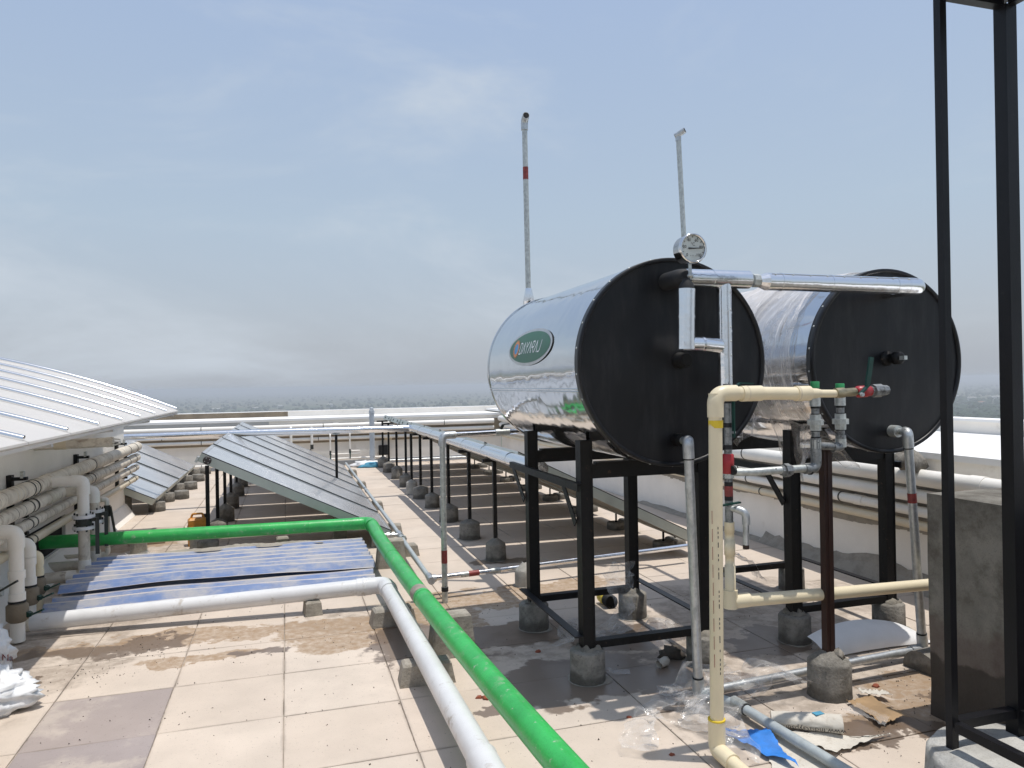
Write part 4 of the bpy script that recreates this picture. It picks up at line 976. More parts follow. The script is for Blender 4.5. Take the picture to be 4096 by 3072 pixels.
# film still wrapped round the right tank
def wrap(y0, y1, t0, t1, dr, amp, seed, nu=40, nv=90):
    def f(u, v):
        th = R(t0 + (t1 - t0) * v); y = y0 + (y1 - y0) * (u + .05 * math.sin(7 * v + seed) * (u - .3))
        s_ = noise.noise(Vector((y * 16 + th * 2.5, th * 1.3, seed))) + .6 * noise.noise(Vector((y * 40 + th * 6, th * 3, seed + 4)))
        r = TR + dr + amp * max(0, s_ + .25) + (.03 * noise.noise(Vector((u * 9, seed, 1))) if v > .97 else 0)
        return Vector((3.30 - r * math.cos(th), y, CZT + r * math.sin(th)))
    return MB().grid(f, nu, nv)
o = obj('wrap_film', wrap(3.60, 5.10, 200, -40, .004, .016, 1.0, 60, 120), 'wrap_film', T2_); o['label'] = 'wrinkled translucent packing film'
o = obj('wrap_film', wrap(4.02, 5.10, 150, -16, .016, .022, 6.0), 'wrap_film', T2_)
def flap(p0, p1, length, seed, wv, dirn=(0, 0, -1), swing=.12):
    p0, p1 = Vector(p0), Vector(p1)
    def f(u, v):
        q = lerp(p0, p1, u * (1 - .35 * v * (.5 + .5 * math.sin(seed)))) + Vector(dirn) * length * v * (1 + .22 * noise.noise(Vector((u * 6, seed, 2))))
        return q + Vector((swing * v * math.sin(seed * 3 + u * 2), swing * .6 * v * math.cos(seed), 0)) + Vector((noise.noise(Vector((u * 8, v * 3, seed))), noise.noise(Vector((u * 8, v * 3, seed + 5))), 0)) * wv
    return MB().grid(f, 14, 14)
for a, b2, L_, sd_ in (((2.84, 4.55, 1.42), (2.90, 3.95, 1.36), .22, 1.2), ((2.88, 4.0, 1.38), (2.95, 3.62, 1.32), .34, 2.6), ((2.97, 3.9, 1.30), (3.1, 3.6, 1.22), .16, 4.1)):
    o = obj('hanging_film', flap(a, b2, L_, sd_, .03), 'wrap_film', T2_); o['label'] = 'torn film hanging below the tank'

# vents behind the tanks
def vent(cx, top, lean, lab, clad, head):
    y = 5.68; zt = top; e = thing('vent_pipe', lab, 'pipe', (cx, 5.03, 1.9), 'tank vents')
    P0 = Vector((cx, 5.05, 1.95)); P1 = Vector((cx, y, 1.95)); P2 = Vector((cx - lean, y, zt))
    obj('pipe', T1(bend([P0, P1, P2], .08) , .0215, seg=14), 'galv_worn', e)
    if clad:
        q = lerp(P1, P2, 1); base = Vector((cx, y, 1.98))
        obj('cladding', MB().tube([base, Vector((cx, y, 2.26)), Vector((cx, y, 2.265)), Vector((cx, y, 2.37))], 0, 20, rs=[.045, .045, .047, .026]), 'clad_silver', e)
        obj('red_band', ring(lerp(P1, P2, (3.30 - 1.95) / (zt - 1.95)), (0, 0, 1), .0228, .10, 14), 'red_tape', e)
    if head == 'front':
        h = obj('elbow', T1(bend([P2 + Vector((0, 0, -.05)), P2 + Vector((0, 0, .03)), P2 + Vector((-.008, -.07, .045))], .04), .029, seg=14), 'galvanised', e)
        obj('mouth', MB().lathe([(.025, 0), (.024, .002)], P2 + Vector((-.008, -.0705, .045)), (-.1, -1, .25), seg=14), 'dark_hole', h)
    else:
        h = obj('tee', T1([P2 + Vector((-.022, .015, -.006)), P2 + Vector((.035, -.05, .032))], .0245, seg=14), 'galvanised', e)
        h2 = obj('socket', T1([P2 + Vector((0, 0, -.05)), P2 + Vector((0, 0, .01))], .0245, seg=14), 'galvanised', e)
        obj('mouth', MB().lathe([(.021, 0), (.020, .003)], P2 + Vector((.035, -.05, .032)), (.6, -.57, .32), seg=14), 'dark_hole', h)
vent(1.885, 3.70, .01, 'tall thin grey vent pipe with red band behind the logo tank', True, 'front')
vent(3.345, 3.72, .075, 'thin leaning grey vent pipe rising behind the dial gauge', False, 'side')

# ------------------------------------------------------------------ stands
def stand(xl, xr, yf, yb, lab, cx, side):
    e = thing('tank_stand', lab, 'stand', ((xl + xr) / 2, (yf + yb) / 2, 0), 'tank stands')
    w = .070; rF = .095; hF = .165; zt = 1.29
    for x in (xl, xr):
        for y in (yf, yb):
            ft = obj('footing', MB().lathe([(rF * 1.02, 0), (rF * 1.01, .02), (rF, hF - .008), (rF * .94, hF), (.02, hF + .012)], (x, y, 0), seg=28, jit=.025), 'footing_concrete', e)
            spill(x, y, rF, ft)
            lg = MB().bb(x - w / 2, x - w / 2 + .007, y - w / 2, y + w / 2, hF - .02, zt).bb(x + w / 2 - .007, x + w / 2, y - w / 2, y + w / 2, hF - .02, zt).bb(x - w / 2 + .007, x + w / 2 - .007, y - w / 2 + .004, y - w / 2 + .012, hF - .02, zt)
            lg.bb(x - w / 2 + .007, x + w / 2 - .007, y + w / 2 - .012, y + w / 2 - .004, hF - .02, zt)
            obj('leg', lg, 'black_paint', e)
            obj('mortar_collar', MB().lathe([(.07, 0), (.06, .012), (.045, .022), (.03, .024)], (x, y, hF), seg=14, jit=.18), 'collar', ft)
    for y in (yf, yb):
        obj('cross_beam', MB().bb(xl + w / 2, xr - w / 2, y - .025, y + .025, 1.085, 1.16), 'black_paint', e)
        obj('tie_bar', MB().bb(xl + w / 2, xr - w / 2, y - .03, y + .022, .175, .215), 'black_paint', e)
        obj('saddle', MB().bb(xl + w / 2 + .03, xr - w / 2 - .03, y - .03, y + .03, 1.16, 1.172), 'black_paint', e)
    for x, s_ in ((xl, -1), (xr, 1)):
        xo = x + s_ * (w / 2 + .016)
        obj('side_rail', MB().bb(xo - .015, xo + .015, yf - .06, yb + .28 * (s_ < 0), 1.06, 1.066).bb(xo + s_ * .009, xo + s_ * .015, yf - .06, yb + .28 * (s_ < 0), 1.025, 1.06), 'black_paint' if side else 'black_fresh', e)
        obj('flat_bar', MB().bb(xo - .032, xo + .014, yf - .04, yb + .05, .245, .253), 'black_fresh', e)
    for y, dy in ((yf, .10), (yb, .16)):
        obj('brace', MB().bar((xl - w / 2 - .012, y + dy + .10, 1.03), (xl - w / 2 - .012, y + .02, .84), .006, .045), 'black_paint', e)
    return e
stand(1.525, 2.235, 3.70, 4.60, 'black steel stand on round footings carrying the logo tank', 1.88, True)
stand(2.945, 3.655, 3.83, 4.78, 'black steel stand on round footings carrying the film-wrapped tank', 3.30, False)

# ------------------------------------------------------------------ hot pipe with dial gauge
YH = 3.20
e = thing('hot_pipe', 'shiny silver clad pipe joining both tank fronts with a loop hanging from it', 'pipe', (1.85, YH, 2.08))
a = gy(*ff(1479, 600), YH); b2 = gy(*ff(1616, 605), YH); c = gy(*ff(1650, 608), YH); d2 = gy(*ff(1975, 618), YH); d2.z = c.z - .004; c.y = b2.y
a.z = b2.z = (a.z + b2.z) / 2
obj('left_run', T1([a, lerp(a, b2, .5), b2], .045, seg=28), 'clad_silver', e)
j = lerp(a, b2, .42); obj('seam', ring(j, (1, 0, 0), .0472, .010, 28), 'clad_silver', e)
fo = obj('foam_elbow', T1(bend([(a.x - .022, 3.345, a.z), (a.x - .022, YH - .002, a.z), (a.x + .03, YH, a.z)], .05, 8), .0445, seg=24), 'black_rubber', e)
un = obj('union', MB().lathe([(.022, -.05), (.022, -.02), (.034, -.018), (.034, .018), (.022, .02), (.022, .05)], lerp(b2, c, .45), (1, 0, 0), seg=8, smooth=False), 'galv_worn', e)
obj('tail', MB().lathe([(.018, -.1), (.018, .1)], lerp(b2, c, .5), (1, 0, 0), seg=14), 'brass', un)
rr = [.026, .036, .037, .037]
obj('cone', MB().lathe([(.030, -.03), (.0452, .012)], c, (1, 0, 0), seg=12, smooth=False), 'clad_silver', e)
obj('right_run', T1([c + Vector((.012, 0, 0)), lerp(c, d2, .5), d2], .0445, seg=28), 'clad_silver', e)
obj('elbow', T1(bend([d2 - Vector((.06, 0, 0)), d2 + Vector((.035, 0, 0)), d2 + Vector((.035, .32, 0))], .06, 8), .0455, seg=28), 'clad_silver', e)
for q in (.1, .42, .86): obj('seam', ring(lerp(c, d2, q), (1, 0, 0), .0465, .010, 28), 'clad_silver', e)
obj('lap', MB().bar(lerp(c, d2, .03) + Vector((0, -.028, .0355)), d2 + Vector((0, -.028, .0355)), .004, .0022), 'aluminium_lip', e)
rv = MB()
for q in range(9): rv.lathe([(.005, 0), (.003, .003)], lerp(c, d2, .05 + .11 * q) + Vector((0, -.032, .0325)), (0, -.7, .7), seg=6)
obj('rivets', rv, 'galv_worn', e)
# right drop and left loop
xr_ = gy(724.5, 330, YH).x; zb = gy(724.5, 386, YH).z
obj('drop', T1([(xr_, YH, a.z - .01), (xr_ , YH, (a.z + zb) / 2), (xr_, YH, zb)], .0365, seg=24), 'clad_silver', e)
for z in (a.z - .17, zb + .27): obj('seam', ring((xr_, YH, z), (0, 0, 1), .0385, .010, 24), 'clad_silver', e)
obj('drop_lap', MB().bb(xr_ - .003, xr_ + .001, YH - .0385, YH - .036, zb, a.z - .16), 'aluminium_lip', e)
rv = MB()
for z in (a.z - .07, a.z - .155, a.z - .24, zb + .05, zb + .15, zb + .22): rv.lathe([(.005, 0), (.003, .003)], (xr_ + .014, YH - .034, z), (.4, -.9, 0), seg=6)
obj('rivets', rv, 'galv_worn', e)
YL = 3.10
p0 = gy(686.3, 289, YL); p1 = gy(685.5, 343, YL); p2 = gy(718, 345.5, YL + .03)
obj('loop', T1([p0, lerp(p0, p1, .5), p1 + Vector((0, 0, -.03))], .042, seg=24), 'clad_silver', e)
obj('loop_foot', T1([p1 + Vector((-.028, 0, -.004)), lerp(p1, p2, .5), p2 + Vector((.02, .03, 0))], .036, seg=24), 'clad_silver', e)
obj('seam', ring(lerp(p0, p1, .52), (0, 0, 1), .044, .010, 24), 'clad_silver', e)
obj('seam', ring(lerp(p1, p2, .5), (1, 0, 0), .038, .010, 24), 'clad_silver', e)
obj('foam_cone', MB().lathe([(.036, 0), (.034, .024), (.020, .044), (.017, .052)], p0 + Vector((.002, 0, -.004)), seg=18), 'black_rubber', e)
# gauge
gc = gy(691.2, 249, YL); gR = .0705
e = thing('temperature_gauge', 'round steel dial thermometer with white face mounted on the silver pipe', 'gauge', (gc.x, YL, gc.z - .12))
obj('case', MB().lathe([(gR * .9, -.055), (gR * .97, -.05), (gR * .97, .0), (gR * 1.0, .004), (gR * 1.0, .022), (gR * .9, .026), (gR * .86, .018)], (gc.x, YL, gc.z), (0, -1, 0), seg=48, closed=False), 'gauge_steel', e)
obj('case_back', MB().lathe([(gR * .9, -.0), (gR * .5, .004)], (gc.x, YL + .055, gc.z), (0, 1, 0), seg=32), 'gauge_steel', e)
dl = obj('dial', MB().lathe([(gR * .88, 0), (gR * .87, .002)], (gc.x, YL - .012, gc.z), (0, -1, 0), seg=48), 'dial', e)
def dpt(x, y, q=0): return Vector((gc.x + x, YL - .0155 - q, gc.z + y))
mb = MB()
for v in range(0, 101, 10):
    a_ = R(225 - 2.7 * v); l0 = .80 if v % 20 == 0 else .83
    d = Vector((math.cos(a_), math.sin(a_))); n_ = Vector((-d.y, d.x)) * .0013
    A, B = d * gR * .72, d * gR * .84
    mb.add([dpt(*(A + n_)), dpt(*(A - n_)), dpt(*(B - n_)), dpt(*(B + n_))], [[0, 1, 2, 3]])
    if v % 20 == 0:
        vs, fs = textmesh(str(v), .020); mb.add([dpt(x + math.cos(a_) * gR * .62, y + math.sin(a_) * gR * .62) for x, y in vs], fs)
for body, s_, x, y in (('°C', .021, 0, .020), ('o  ⌀  o', .010, 0, -.034), ('- - - -', .010, 0, -.043)):
    vs, fs = textmesh(body.replace('⌀', 'O'), s_); mb.add([dpt(q[0] + x, q[1] + y) for q in vs], fs)
obj('scale_print', mb, 'ink', dl)
obj('needle', MB().add([dpt(-.026, -.0045, .003), dpt(-.026, .0035, .003), dpt(0, .0030, .003), dpt(.053, .0040, .003), dpt(.053, .0020, .003), dpt(0, -.0026, .003)], [[5, 4, 3, 2, 1, 0]]), 'ink', dl)
obj('stem', MB().lathe([(.009, 0), (.009, .012), (.014, .014), (.014, .024), (.008, .026), (.008, .075)], (gc.x - .008, YL, p0.z + .044), seg=12), 'galv_worn', e)

# ------------------------------------------------------------------ valve column below the hot pipe
YC = 3.12; xc = gy(728.5, 480, YC).x
def zc(py): return gy(728.5, py, YC).z
e = thing('valve_column', 'upright column of galvanised fittings and valves behind the cream pipe', 'pipe', (xc, YC, 0))
obj('pipe', T1([(xc, YC, zc(545)), (xc, YC, zc(384))], .019, seg=14), 'galv_dark', e)
for py in (401, 425, 447, 484, 498): obj('seal', ring((xc, YC, zc(py)), (0, 0, 1), .0205, .022, 12), 'black_rubber', e)
v = obj('valve', MB().lathe([(.022, -.03), (.030, -.02), (.030, .02), (.022, .03)], (xc, YC, zc(392)), seg=12), 'red_plastic', e)
obj('lever', MB().bar((xc + .02, YC - .03, zc(388)), (xc + .055, YC - .03, zc(383)), .022, .008).bar((xc + .05, YC - .03, zc(383)), (xc + .125, YC - .03, zc(384)), .020, .007), 'green_handle', v)
obj('lever', MB().bar((xc + .012, YC - .035, zc(400)), (xc + .010, YC - .035, zc(437)), .020, .006), 'green_handle', v)
v = obj('valve', MB().lathe([(.021, -.05), (.028, -.045), (.028, .045), (.021, .05)], (xc, YC, zc(464)), seg=12), 'red_plastic', e)
obj('nut', MB().lathe([(.008, 0), (.008, .012)], (xc + .012, YC - .028, zc(432)), (0, -1, 0), seg=6), 'galvanised', v)
obj('tee', T1([(xc, YC, zc(463)), (xc, YC, zc(478))], .0265, seg=14), 'galv_worn', e)
obj('red_band', ring((xc, YC, zc(491)), (0, 0, 1), .0205, .05, 14), 'red_tape', e)
tp = obj('tap', T1([(xc, YC, zc(508)), (xc + .03, YC - .045, zc(509))], .015, seg=12), 'galv_worn', e)
obj('tap_elbow', T1(bend([(xc + .018, YC - .035, zc(508)), (xc + .050, YC - .065, zc(511)), (xc + .050, YC - .065, zc(523))], .04), .019, seg=14), 'galvanised', tp)
obj('spout', T1([(xc + .050, YC - .065, zc(520)), (xc + .047, YC - .065, zc(543))], .0145, seg=14), 'galvanised', tp)
obj('rusty_tip', T1([(xc + .047, YC - .065, zc(543)), (xc + .0465, YC - .065, zc(547))], .0148, seg=14), 'rust_paint', tp)
obj('lever', MB().bar((xc - .07, YC - .04, zc(503.5)), (xc + .035, YC - .04, zc(501.5)), .02, .007), 'green_handle', tp)
zz0, zz1 = zc(522), zc(592)
obj('reducer', MB().lathe([(.024, 0), (.024, -.05), (.022, -.05), (.022, -.09), (.026, -.09), (.026, -.16), (.022, -.16), (.022, -.21), (.026, -.21), (.026, zz1 - zz0)], (xc, YC, zz0), seg=18), 'cpvc', e)
lz = zc(602)
obj('tee', T1([(xc, YC, zz1 + .01), (xc, YC, lz - .03)], .034, seg=20), 'cpvc', e)
pr_ = gy(*ff(2010, 1264), YC + .06)
obj('low_run', T1([(xc - .02, YC, lz), lerp((xc, YC, lz), pr_, .5), pr_ + Vector((.4, .02, -.012))], .0305, seg=22), 'cpvc', e)
obj('socket', ring((xc + .055, YC, lz), (1, 0, 0), .035, .09, 22), 'cpvc', e)
# galvanised branch with two union stacks
YK = 3.08
zg = gy(780, 470.5, YK).z
k1 = gy(815.6, 430, YK); k2 = gy(840.5, 425, YK)
e = thing('union_stack', 'galvanised branch with two upright union stacks and green caps between the tanks', 'pipe', (k1.x, YK, zg))
obj('branch', T1([(xc + .02, YC, zg), (xc + .1, YK, zg), (k1.x - .03, YK, zg + .004)], .0195, seg=14), 'galv_worn', e)
for px_ in (733.5, 782, 810): obj('seal', ring(gy(px_, 470.4, YK), (1, 0, 0), .0222, .012, 12), 'black_rubber', e)
obj('elbow', T1(bend([(k1.x - .07, YK, zg), (k1.x, YK, zg), (k1.x, YK, zg + .07)], .035), .0255, seg=14), 'galv_dark', e)
obj('union', MB().lathe([(.024, -.03), (.024, -.012), (.034, -.012), (.034, .014), (.026, .014), (.026, .03)], gy(786, 470.3, YK), (1, 0, 0), seg=8, smooth=False), 'galv_dark', e)
for k, (q, top, bot, nm) in enumerate(((k1, 384, 462, 'left'), (k2, 386, 446, 'right'))):
    zT = gy(q.x and (815.6, 840.5)[k], top, YK).z; zB = gy((815.6, 840.5)[k], bot, YK).z
    st = obj('riser', T1([(q.x, YK, zB), (q.x, YK, zT - .02)], .0195, seg=14), 'galv_dark', e)
    for py in (402, 444): obj('socket', ring((q.x, YK, gy(815, py, YK).z), (0, 0, 1), .0262, .042, 12), 'galv_worn', st)
    obj('union', MB().lathe([(.026, -.04), (.027, -.012), (.039, -.012), (.039, .014), (.027, .014), (.026, .04)], (q.x, YK, gy(815, 422.5, YK).z), seg=8, smooth=False), 'galv_worn', st)
    for py in (407.5, 414.5, 430.5, 437.5, 454, 460)[:6 if k == 0 else 4]: obj('seal', ring((q.x, YK, gy(815, py, YK).z), (0, 0, 1), .0222, .009, 12), 'black_rubber', st)
    obj('cap', MB().lathe([(.022, 0), (.022, .03), (.020, .033)], (q.x, YK, zT - .02), seg=16), 'green_plastic', st)
zl = gy(828, 447.5, YK).z
obj('link', T1([(k1.x, YK, zl + .012), (k2.x + .0, YK, zl)], .0195, seg=14), 'galv_dark', e)
obj('tee', T1([(k1.x, YK, zl + .05), (k1.x, YK, zl - .05)], .026, seg=14), 'galv_dark', e)
obj('elbow', T1(bend([(k2.x - .05, YK, zl), (k2.x, YK, zl), (k2.x, YK, zl + .06)], .03), .0255, seg=14), 'galv_dark', e)

# cream cold feed in front
YQ = 2.74
q0 = gy(*ff(1545, 850), YQ); q1 = gy(*ff(1549, 1612), YQ); q1.z = max(.05, q1.z)
e = thing('cream_pipe', 'tall cream plastic pipe with elbows standing before the tanks', 'pipe', (q1.x, YQ, 0))
obj('upright', T1([q1, lerp(q0, q1, .5), q0], .0285, seg=24), 'cpvc', e)
h1 = gy(*ff(1738, 850), YQ); h2 = gy(*ff(1792, 850.5), YQ)
obj('elbow', T1(bend([q0 - Vector((0, 0, .10)), q0, q0 + Vector((.10, 0, 0))], .062, 10), .0345, seg=24), 'cpvc', e)
obj('top_run', T1([q0 + Vector((.06, 0, 0)), h1], .0285, seg=24), 'cpvc', e)
obj('thin_run', T1([h1, h2 + Vector((.03, 0, 0))], .0175, seg=18), 'cpvc', e)
for fx, L_ in ((1622, .10), (1733, .07)): obj('coupling', ring(gy(*ff(fx, 850), YQ), (1, 0, 0), .0335, L_, 24), 'cpvc', e)
obj('reducer', MB().lathe([(.0335, -.05), (.030, -.02), (.024, 0), (.022, .03), (.0175, .05)], gy(*ff(1752, 850), YQ), (1, 0, 0), seg=20), 'cpvc', e)
obj('glue_ring', MB().lathe([(.030, -.02), (.031, .012)], q0 - Vector((0, 0, .125)), seg=20), 'yellow', e)
for fx in (1612, 1722): obj('glue_ring', ring(gy(*ff(fx, 850), YQ) - Vector((.0, 0, 0)), (1, 0, 0), .0342, .005, 24), 'pvc_cream_old', e)
ex = gz(742, 771, .045); dd = (ex - Vector((q1.x, YQ, .045))).normalized(); far = Vector((q1.x, YQ, .045)) + dd * 1.3
obj('foot_elbow', T1(bend([(q1.x, YQ, .17), (q1.x, YQ, .045), Vector((q1.x, YQ, .045)) + dd * .12], .03, 8), .0355, seg=24), 'cpvc', e)
obj('floor_run', T1([(q1.x, YQ, .045), lerp((q1.x, YQ, .045), far, .5), far], .0285, seg=24), 'cpvc', e)
obj('glue_ring', ring((q1.x, YQ, .172), (0, 0, 1), .0365, .006, 24), 'yellow', e)
mb = MB()
for k in range(34):
    z = .35 + k * .019 + (.03 if k % 7 == 0 else 0)
    if k % 5: mb.bb(q1.x + .003, q1.x + .0065, YQ - .0290, YQ - .0282, z, z + .010)
obj('print_line', mb, 'ink', e)
mb = MB()
for k in range(9): mb.bb(q1.x - .0195, q1.x - .0175, YQ - .0222, YQ - .0212, .40 + k * .075, .455 + k * .075)
obj('red_stripe', mb, 'red_tape', e)
m1 = h2 + Vector((.03, 0, .002)); mE = gy(*ff(1908, 843), YQ)
dm = (mE - m1).normalized()
e = thing('valve_spur', 'metal spur with red valve and green lever at the end of the cream pipe', 'valve', m1)
obj('adaptor', MB().lathe([(.023, 0), (.023, .045), (.019, .05), (.020, .10), (.018, .11)], m1, dm, seg=14), 'brass', e)
v = obj('valve', MB().lathe([(.018, 0), (.027, .01), (.027, .055), (.024, .06), (.024, .075)], m1 + dm * .115, dm, seg=12), 'red_plastic', e)
p = m1 + dm * .115
obj('lever', MB().bar(p + Vector((-.01, -.032, -.012)), p + Vector((.035, -.034, .03)), .02, .008).bar(p + Vector((.03, -.034, .025)), p + Vector((.055, -.034, .155)), .022, .010, up=(0, 1, 0)), 'green_handle', v)
obj('bolt', MB().lathe([(.010, 0), (.009, .012)], p + Vector((-.005, -.036, -.012)), (0, -1, 0), seg=6), 'galvanised', v)
obj('union', MB().lathe([(.021, 0), (.021, .012), (.030, .012), (.030, .058), (.024, .062), (.023, .09)], m1 + dm * .195, dm, seg=8, smooth=False), 'galv_dark', e)
L_ = (mE - m1).length
obj('nipple', MB().lathe([(.0195, .28), (.0195, L_ - .03), (.023, L_ - .03), (.023, L_), (.018, L_ + .008)], m1, dm, seg=14), 'galv_dark', e)

# galvanised drops from the tank fronts
def drop(out, top, base, yo, lab, band=None, tank_=None):
    e = thing('drop_pipe', lab, 'pipe', base, 'galvanised drops from the tanks')
    o1 = gy(out[0], out[1], yo); t1 = Vector((top.x, top.y, top.z))
    obj('stub', T1([(o1.x, yo + .015, o1.z), (o1.x, yo - .04, o1.z)], .034, seg=16), 'black_paint' if tank_ == 1 else 'galv_worn', e)
    obj('neck', T1([(o1.x, yo, o1.z), (o1.x + .01, yo - .1, o1.z), (t1.x - .01, t1.y, t1.z)], .019, seg=14), 'galv_worn', e)
    dv = (base - t1).normalized()
    obj('elbow', T1(bend([Vector((o1.x + .008, yo - .08, o1.z)), t1, t1 + dv * .085], .055, 8), .0285, seg=16), 'galvanised', e)
    obj('upright', T1([t1 + dv * .03, lerp(t1, base, .5), base], .0235, seg=16), 'galvanised', e)
    obj('seal', ring(t1 + dv * .088, dv, .0265, .008, 14), 'black_rubber', e)
    if band: obj('red_band', ring(lerp(t1, base, band), dv, .0242, .055, 14), 'red_tape', e)
    obj('foot_socket', T1([base + dv * -.07, base + dv * .01], .029, seg=14), 'galvanised', e); obj('seal', ring(base - dv * .072, dv, .0275, .012, 14), 'black_rubber', e)
    return e
b1 = gz(698.6, 692, .05); t1 = gy(688, 441, 3.21)
drop((678, 440), t1, b1, 3.332, 'galvanised drop pipe from the logo tank down to the floor', None, 1)
b3 = gz(922.5, 646, .07); t3 = gy(907.5, 432.5, 3.29)
drop((893, 431), t3, b3, 3.417, 'leaning galvanised drop pipe with red band from the right tank', .30, 2)
e = thing('floor_pipe', 'galvanised pipe lying on the floor between the two drop pipes', 'pipe', b1)
b1f = Vector((b1.x, b1.y, .045)); b3f = Vector((b3.x, b3.y, .055))
obj('run', T1([b1f, lerp(b1f, b3f, .5), b3f], .0225, seg=16), 'galvanised', e)
obj('corner', T1(bend([b3f - (b3f - b1f).normalized() * .09, b3f, b3f + Vector((0, 0, .06))], .04), .029, seg=16), 'galvanised', e)
e = thing('floor_pipe', 'grey painted pipe running from the drop pipe towards the camera', 'pipe', b1f)
n1 = gz(910 / 4 * 0 + 737, 704, .045); n2 = gz(845, 770, .045); dn = (n2 - n1).normalized()
obj('run', T1([b1f, n1, n2 + dn * .8], .0235, seg=16), 'grey_paint_pipe', e)
obj('coupling', ring(n1 + dn * .02, dn, .031, .09, 16), 'galv_worn', e); obj('seal', ring(n1 + dn * .065, dn, .0285, .012, 16), 'black_rubber', e)

# brown post
bx_, by_ = 2.60, 3.12
e = thing('brown_post', 'dark red-brown steel post in a round concrete footing between the tanks', 'post', (bx_, by_, 0))
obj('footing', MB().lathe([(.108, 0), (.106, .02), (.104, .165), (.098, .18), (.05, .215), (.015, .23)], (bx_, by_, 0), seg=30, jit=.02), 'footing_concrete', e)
obj('post', MB().bb(bx_ - .024, bx_ + .024, by_ - .02, by_ + .02, .19, 1.24), 'rust_paint', e)
obj('weld_lip', MB().bb(bx_ - .006, bx_ + .006, by_ - .024, by_ - .0205, .20, 1.235), 'rust_paint', e)
obj('mortar_blob', MB().lathe([(.02, 0), (.028, .01), (.02, .03), (.005, .035)], (bx_ + .03, by_ - .04, .195), seg=10, jit=.2), 'mortar', e)

# concrete plinth and steel frame at the right
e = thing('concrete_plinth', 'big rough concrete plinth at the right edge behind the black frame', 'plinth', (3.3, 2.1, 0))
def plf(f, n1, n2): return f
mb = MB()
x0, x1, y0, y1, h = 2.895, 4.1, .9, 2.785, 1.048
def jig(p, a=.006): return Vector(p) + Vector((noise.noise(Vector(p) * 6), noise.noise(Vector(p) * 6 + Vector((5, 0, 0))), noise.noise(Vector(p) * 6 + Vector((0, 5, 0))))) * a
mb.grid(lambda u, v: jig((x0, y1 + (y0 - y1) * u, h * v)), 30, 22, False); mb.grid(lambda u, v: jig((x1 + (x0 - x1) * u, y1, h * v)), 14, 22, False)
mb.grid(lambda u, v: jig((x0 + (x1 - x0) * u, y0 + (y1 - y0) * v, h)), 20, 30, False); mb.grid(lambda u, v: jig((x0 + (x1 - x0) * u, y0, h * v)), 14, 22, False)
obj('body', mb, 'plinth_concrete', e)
fx = [2.388, 2.712]; fy = [2.20, 1.62]
e = thing('steel_frame', 'tall black steel frame of two posts at the right edge of the view', 'frame', (2.55, 1.95, 0))
obj('footing', MB().lathe([(.33, 0), (.325, .02), (.315, .165), (.305, .185), (.2, .20), (.02, .20)], (2.575, 2.06, 0), seg=44, jit=.012), 'footing_light', e)
ZT = 3.04
for x in fx:
    for y in fy:
        w = .030 if x == fx[0] else .054
        obj('post', MB().bb(x - w / 2, x + w / 2, y - w / 2, y + w / 2, .18, ZT), 'black_fresh', e)
for z, hh in ((.285, .035), (ZT + .02, .05)):
    for y in fy: obj('rail', MB().bb(fx[0] + .0155, fx[1] - .0275, y - .02, y + .02, z - hh / 2, z + hh / 2), 'black_fresh', e)
    for x in fx: obj('rail', MB().bb(x - .017, x + .017, fy[1] + .0275, fy[0] - .0275, z - hh / 2, z + hh / 2), 'black_fresh', e)
obj('top_plate', MB().bb(fx[0] - .05, fx[1] + .06, fy[1] - .05, fy[0] + .05, ZT + .046, ZT + .054), 'black_fresh', e)
# ================================================================== LITTER
def film(pts, w, seed, lab, mat='clear_film', amp=.05, name='plastic_film'):
    P = [Vector(p) for p in pts]; n = len(P) - 1
    def fn(u, v):
        k = u * n; i = min(int(k), n - 1); q = lerp(P[i], P[i + 1], k - i); d = (P[i + 1] - P[i]).normalized(); s_ = d.cross(Vector((0, 0, 1)))
        if s_.length < .1: s_ = Vector((1, 0, 0))
        s_.normalize(); ww = w * (1 + .5 * noise.noise(Vector((u * 4, seed, 0))))
        return q + s_ * (v - .5) * ww
    mb = crumple(fn, 64, 44, amp * 1.15, 5.5, seed)
    for v in mb.v:
        if v.z < .004: v.z = .004 + abs(v.z) * .35
    return single(name, mb, mat, lab, 'plastic film')
film([(1.92, 4.22, .02), (2.02, 4.30, .16), (2.03, 4.38, .34), (2.06, 4.42, .44)], .16, 1.3, 'clear plastic film hung against the right rear leg of the logo tank stand', amp=.06)
film([(2.05, 4.05, .03), (2.2, 4.1, .10), (2.34, 4.0, .03)], .2, 2.7, 'clear plastic scrap crumpled on the tiles between the two stands', amp=.06)
film([(1.70, 2.98, .02), (1.80, 3.08, .10), (1.88, 2.92, .10), (1.79, 2.70, .03)], .17, 3.9, 'clear plastic film twisted round the foot of the cream pipe', amp=.07)
film([(1.84, 3.28, .02), (2.0, 3.30, .12), (2.16, 3.28, .09)], .24, 5.2, 'clear plastic film bunched over the foot of the left drop pipe', amp=.07)
film([(2.12, 3.20, .05), (2.32, 3.22, .13), (2.52, 3.24, .06)], .30, 6.6, 'broad clear plastic film spread left of the brown post', amp=.06)
film([(1.40, 2.86, .015), (1.52, 3.05, .05), (1.66, 3.12, .03)], .13, 7.7, 'clear plastic film strip curled on the tiles left of the cream pipe', amp=.05)
film([(1.62, 3.22, .012), (1.78, 3.30, .05), (1.92, 3.40, .02)], .12, 8.8, 'small clear plastic strip before the left drop pipe', amp=.04)
film([(1.55, 4.2, .01), (1.7, 4.35, .06), (1.86, 4.3, .02)], .13, 9.1, 'thin clear plastic scrap behind the left front leg', amp=.05)
film([(1.78, 3.72, .006), (1.66, 3.75, .02)], .07, 9.7, 'tiny clear plastic scrap in the wet patch', amp=.015)
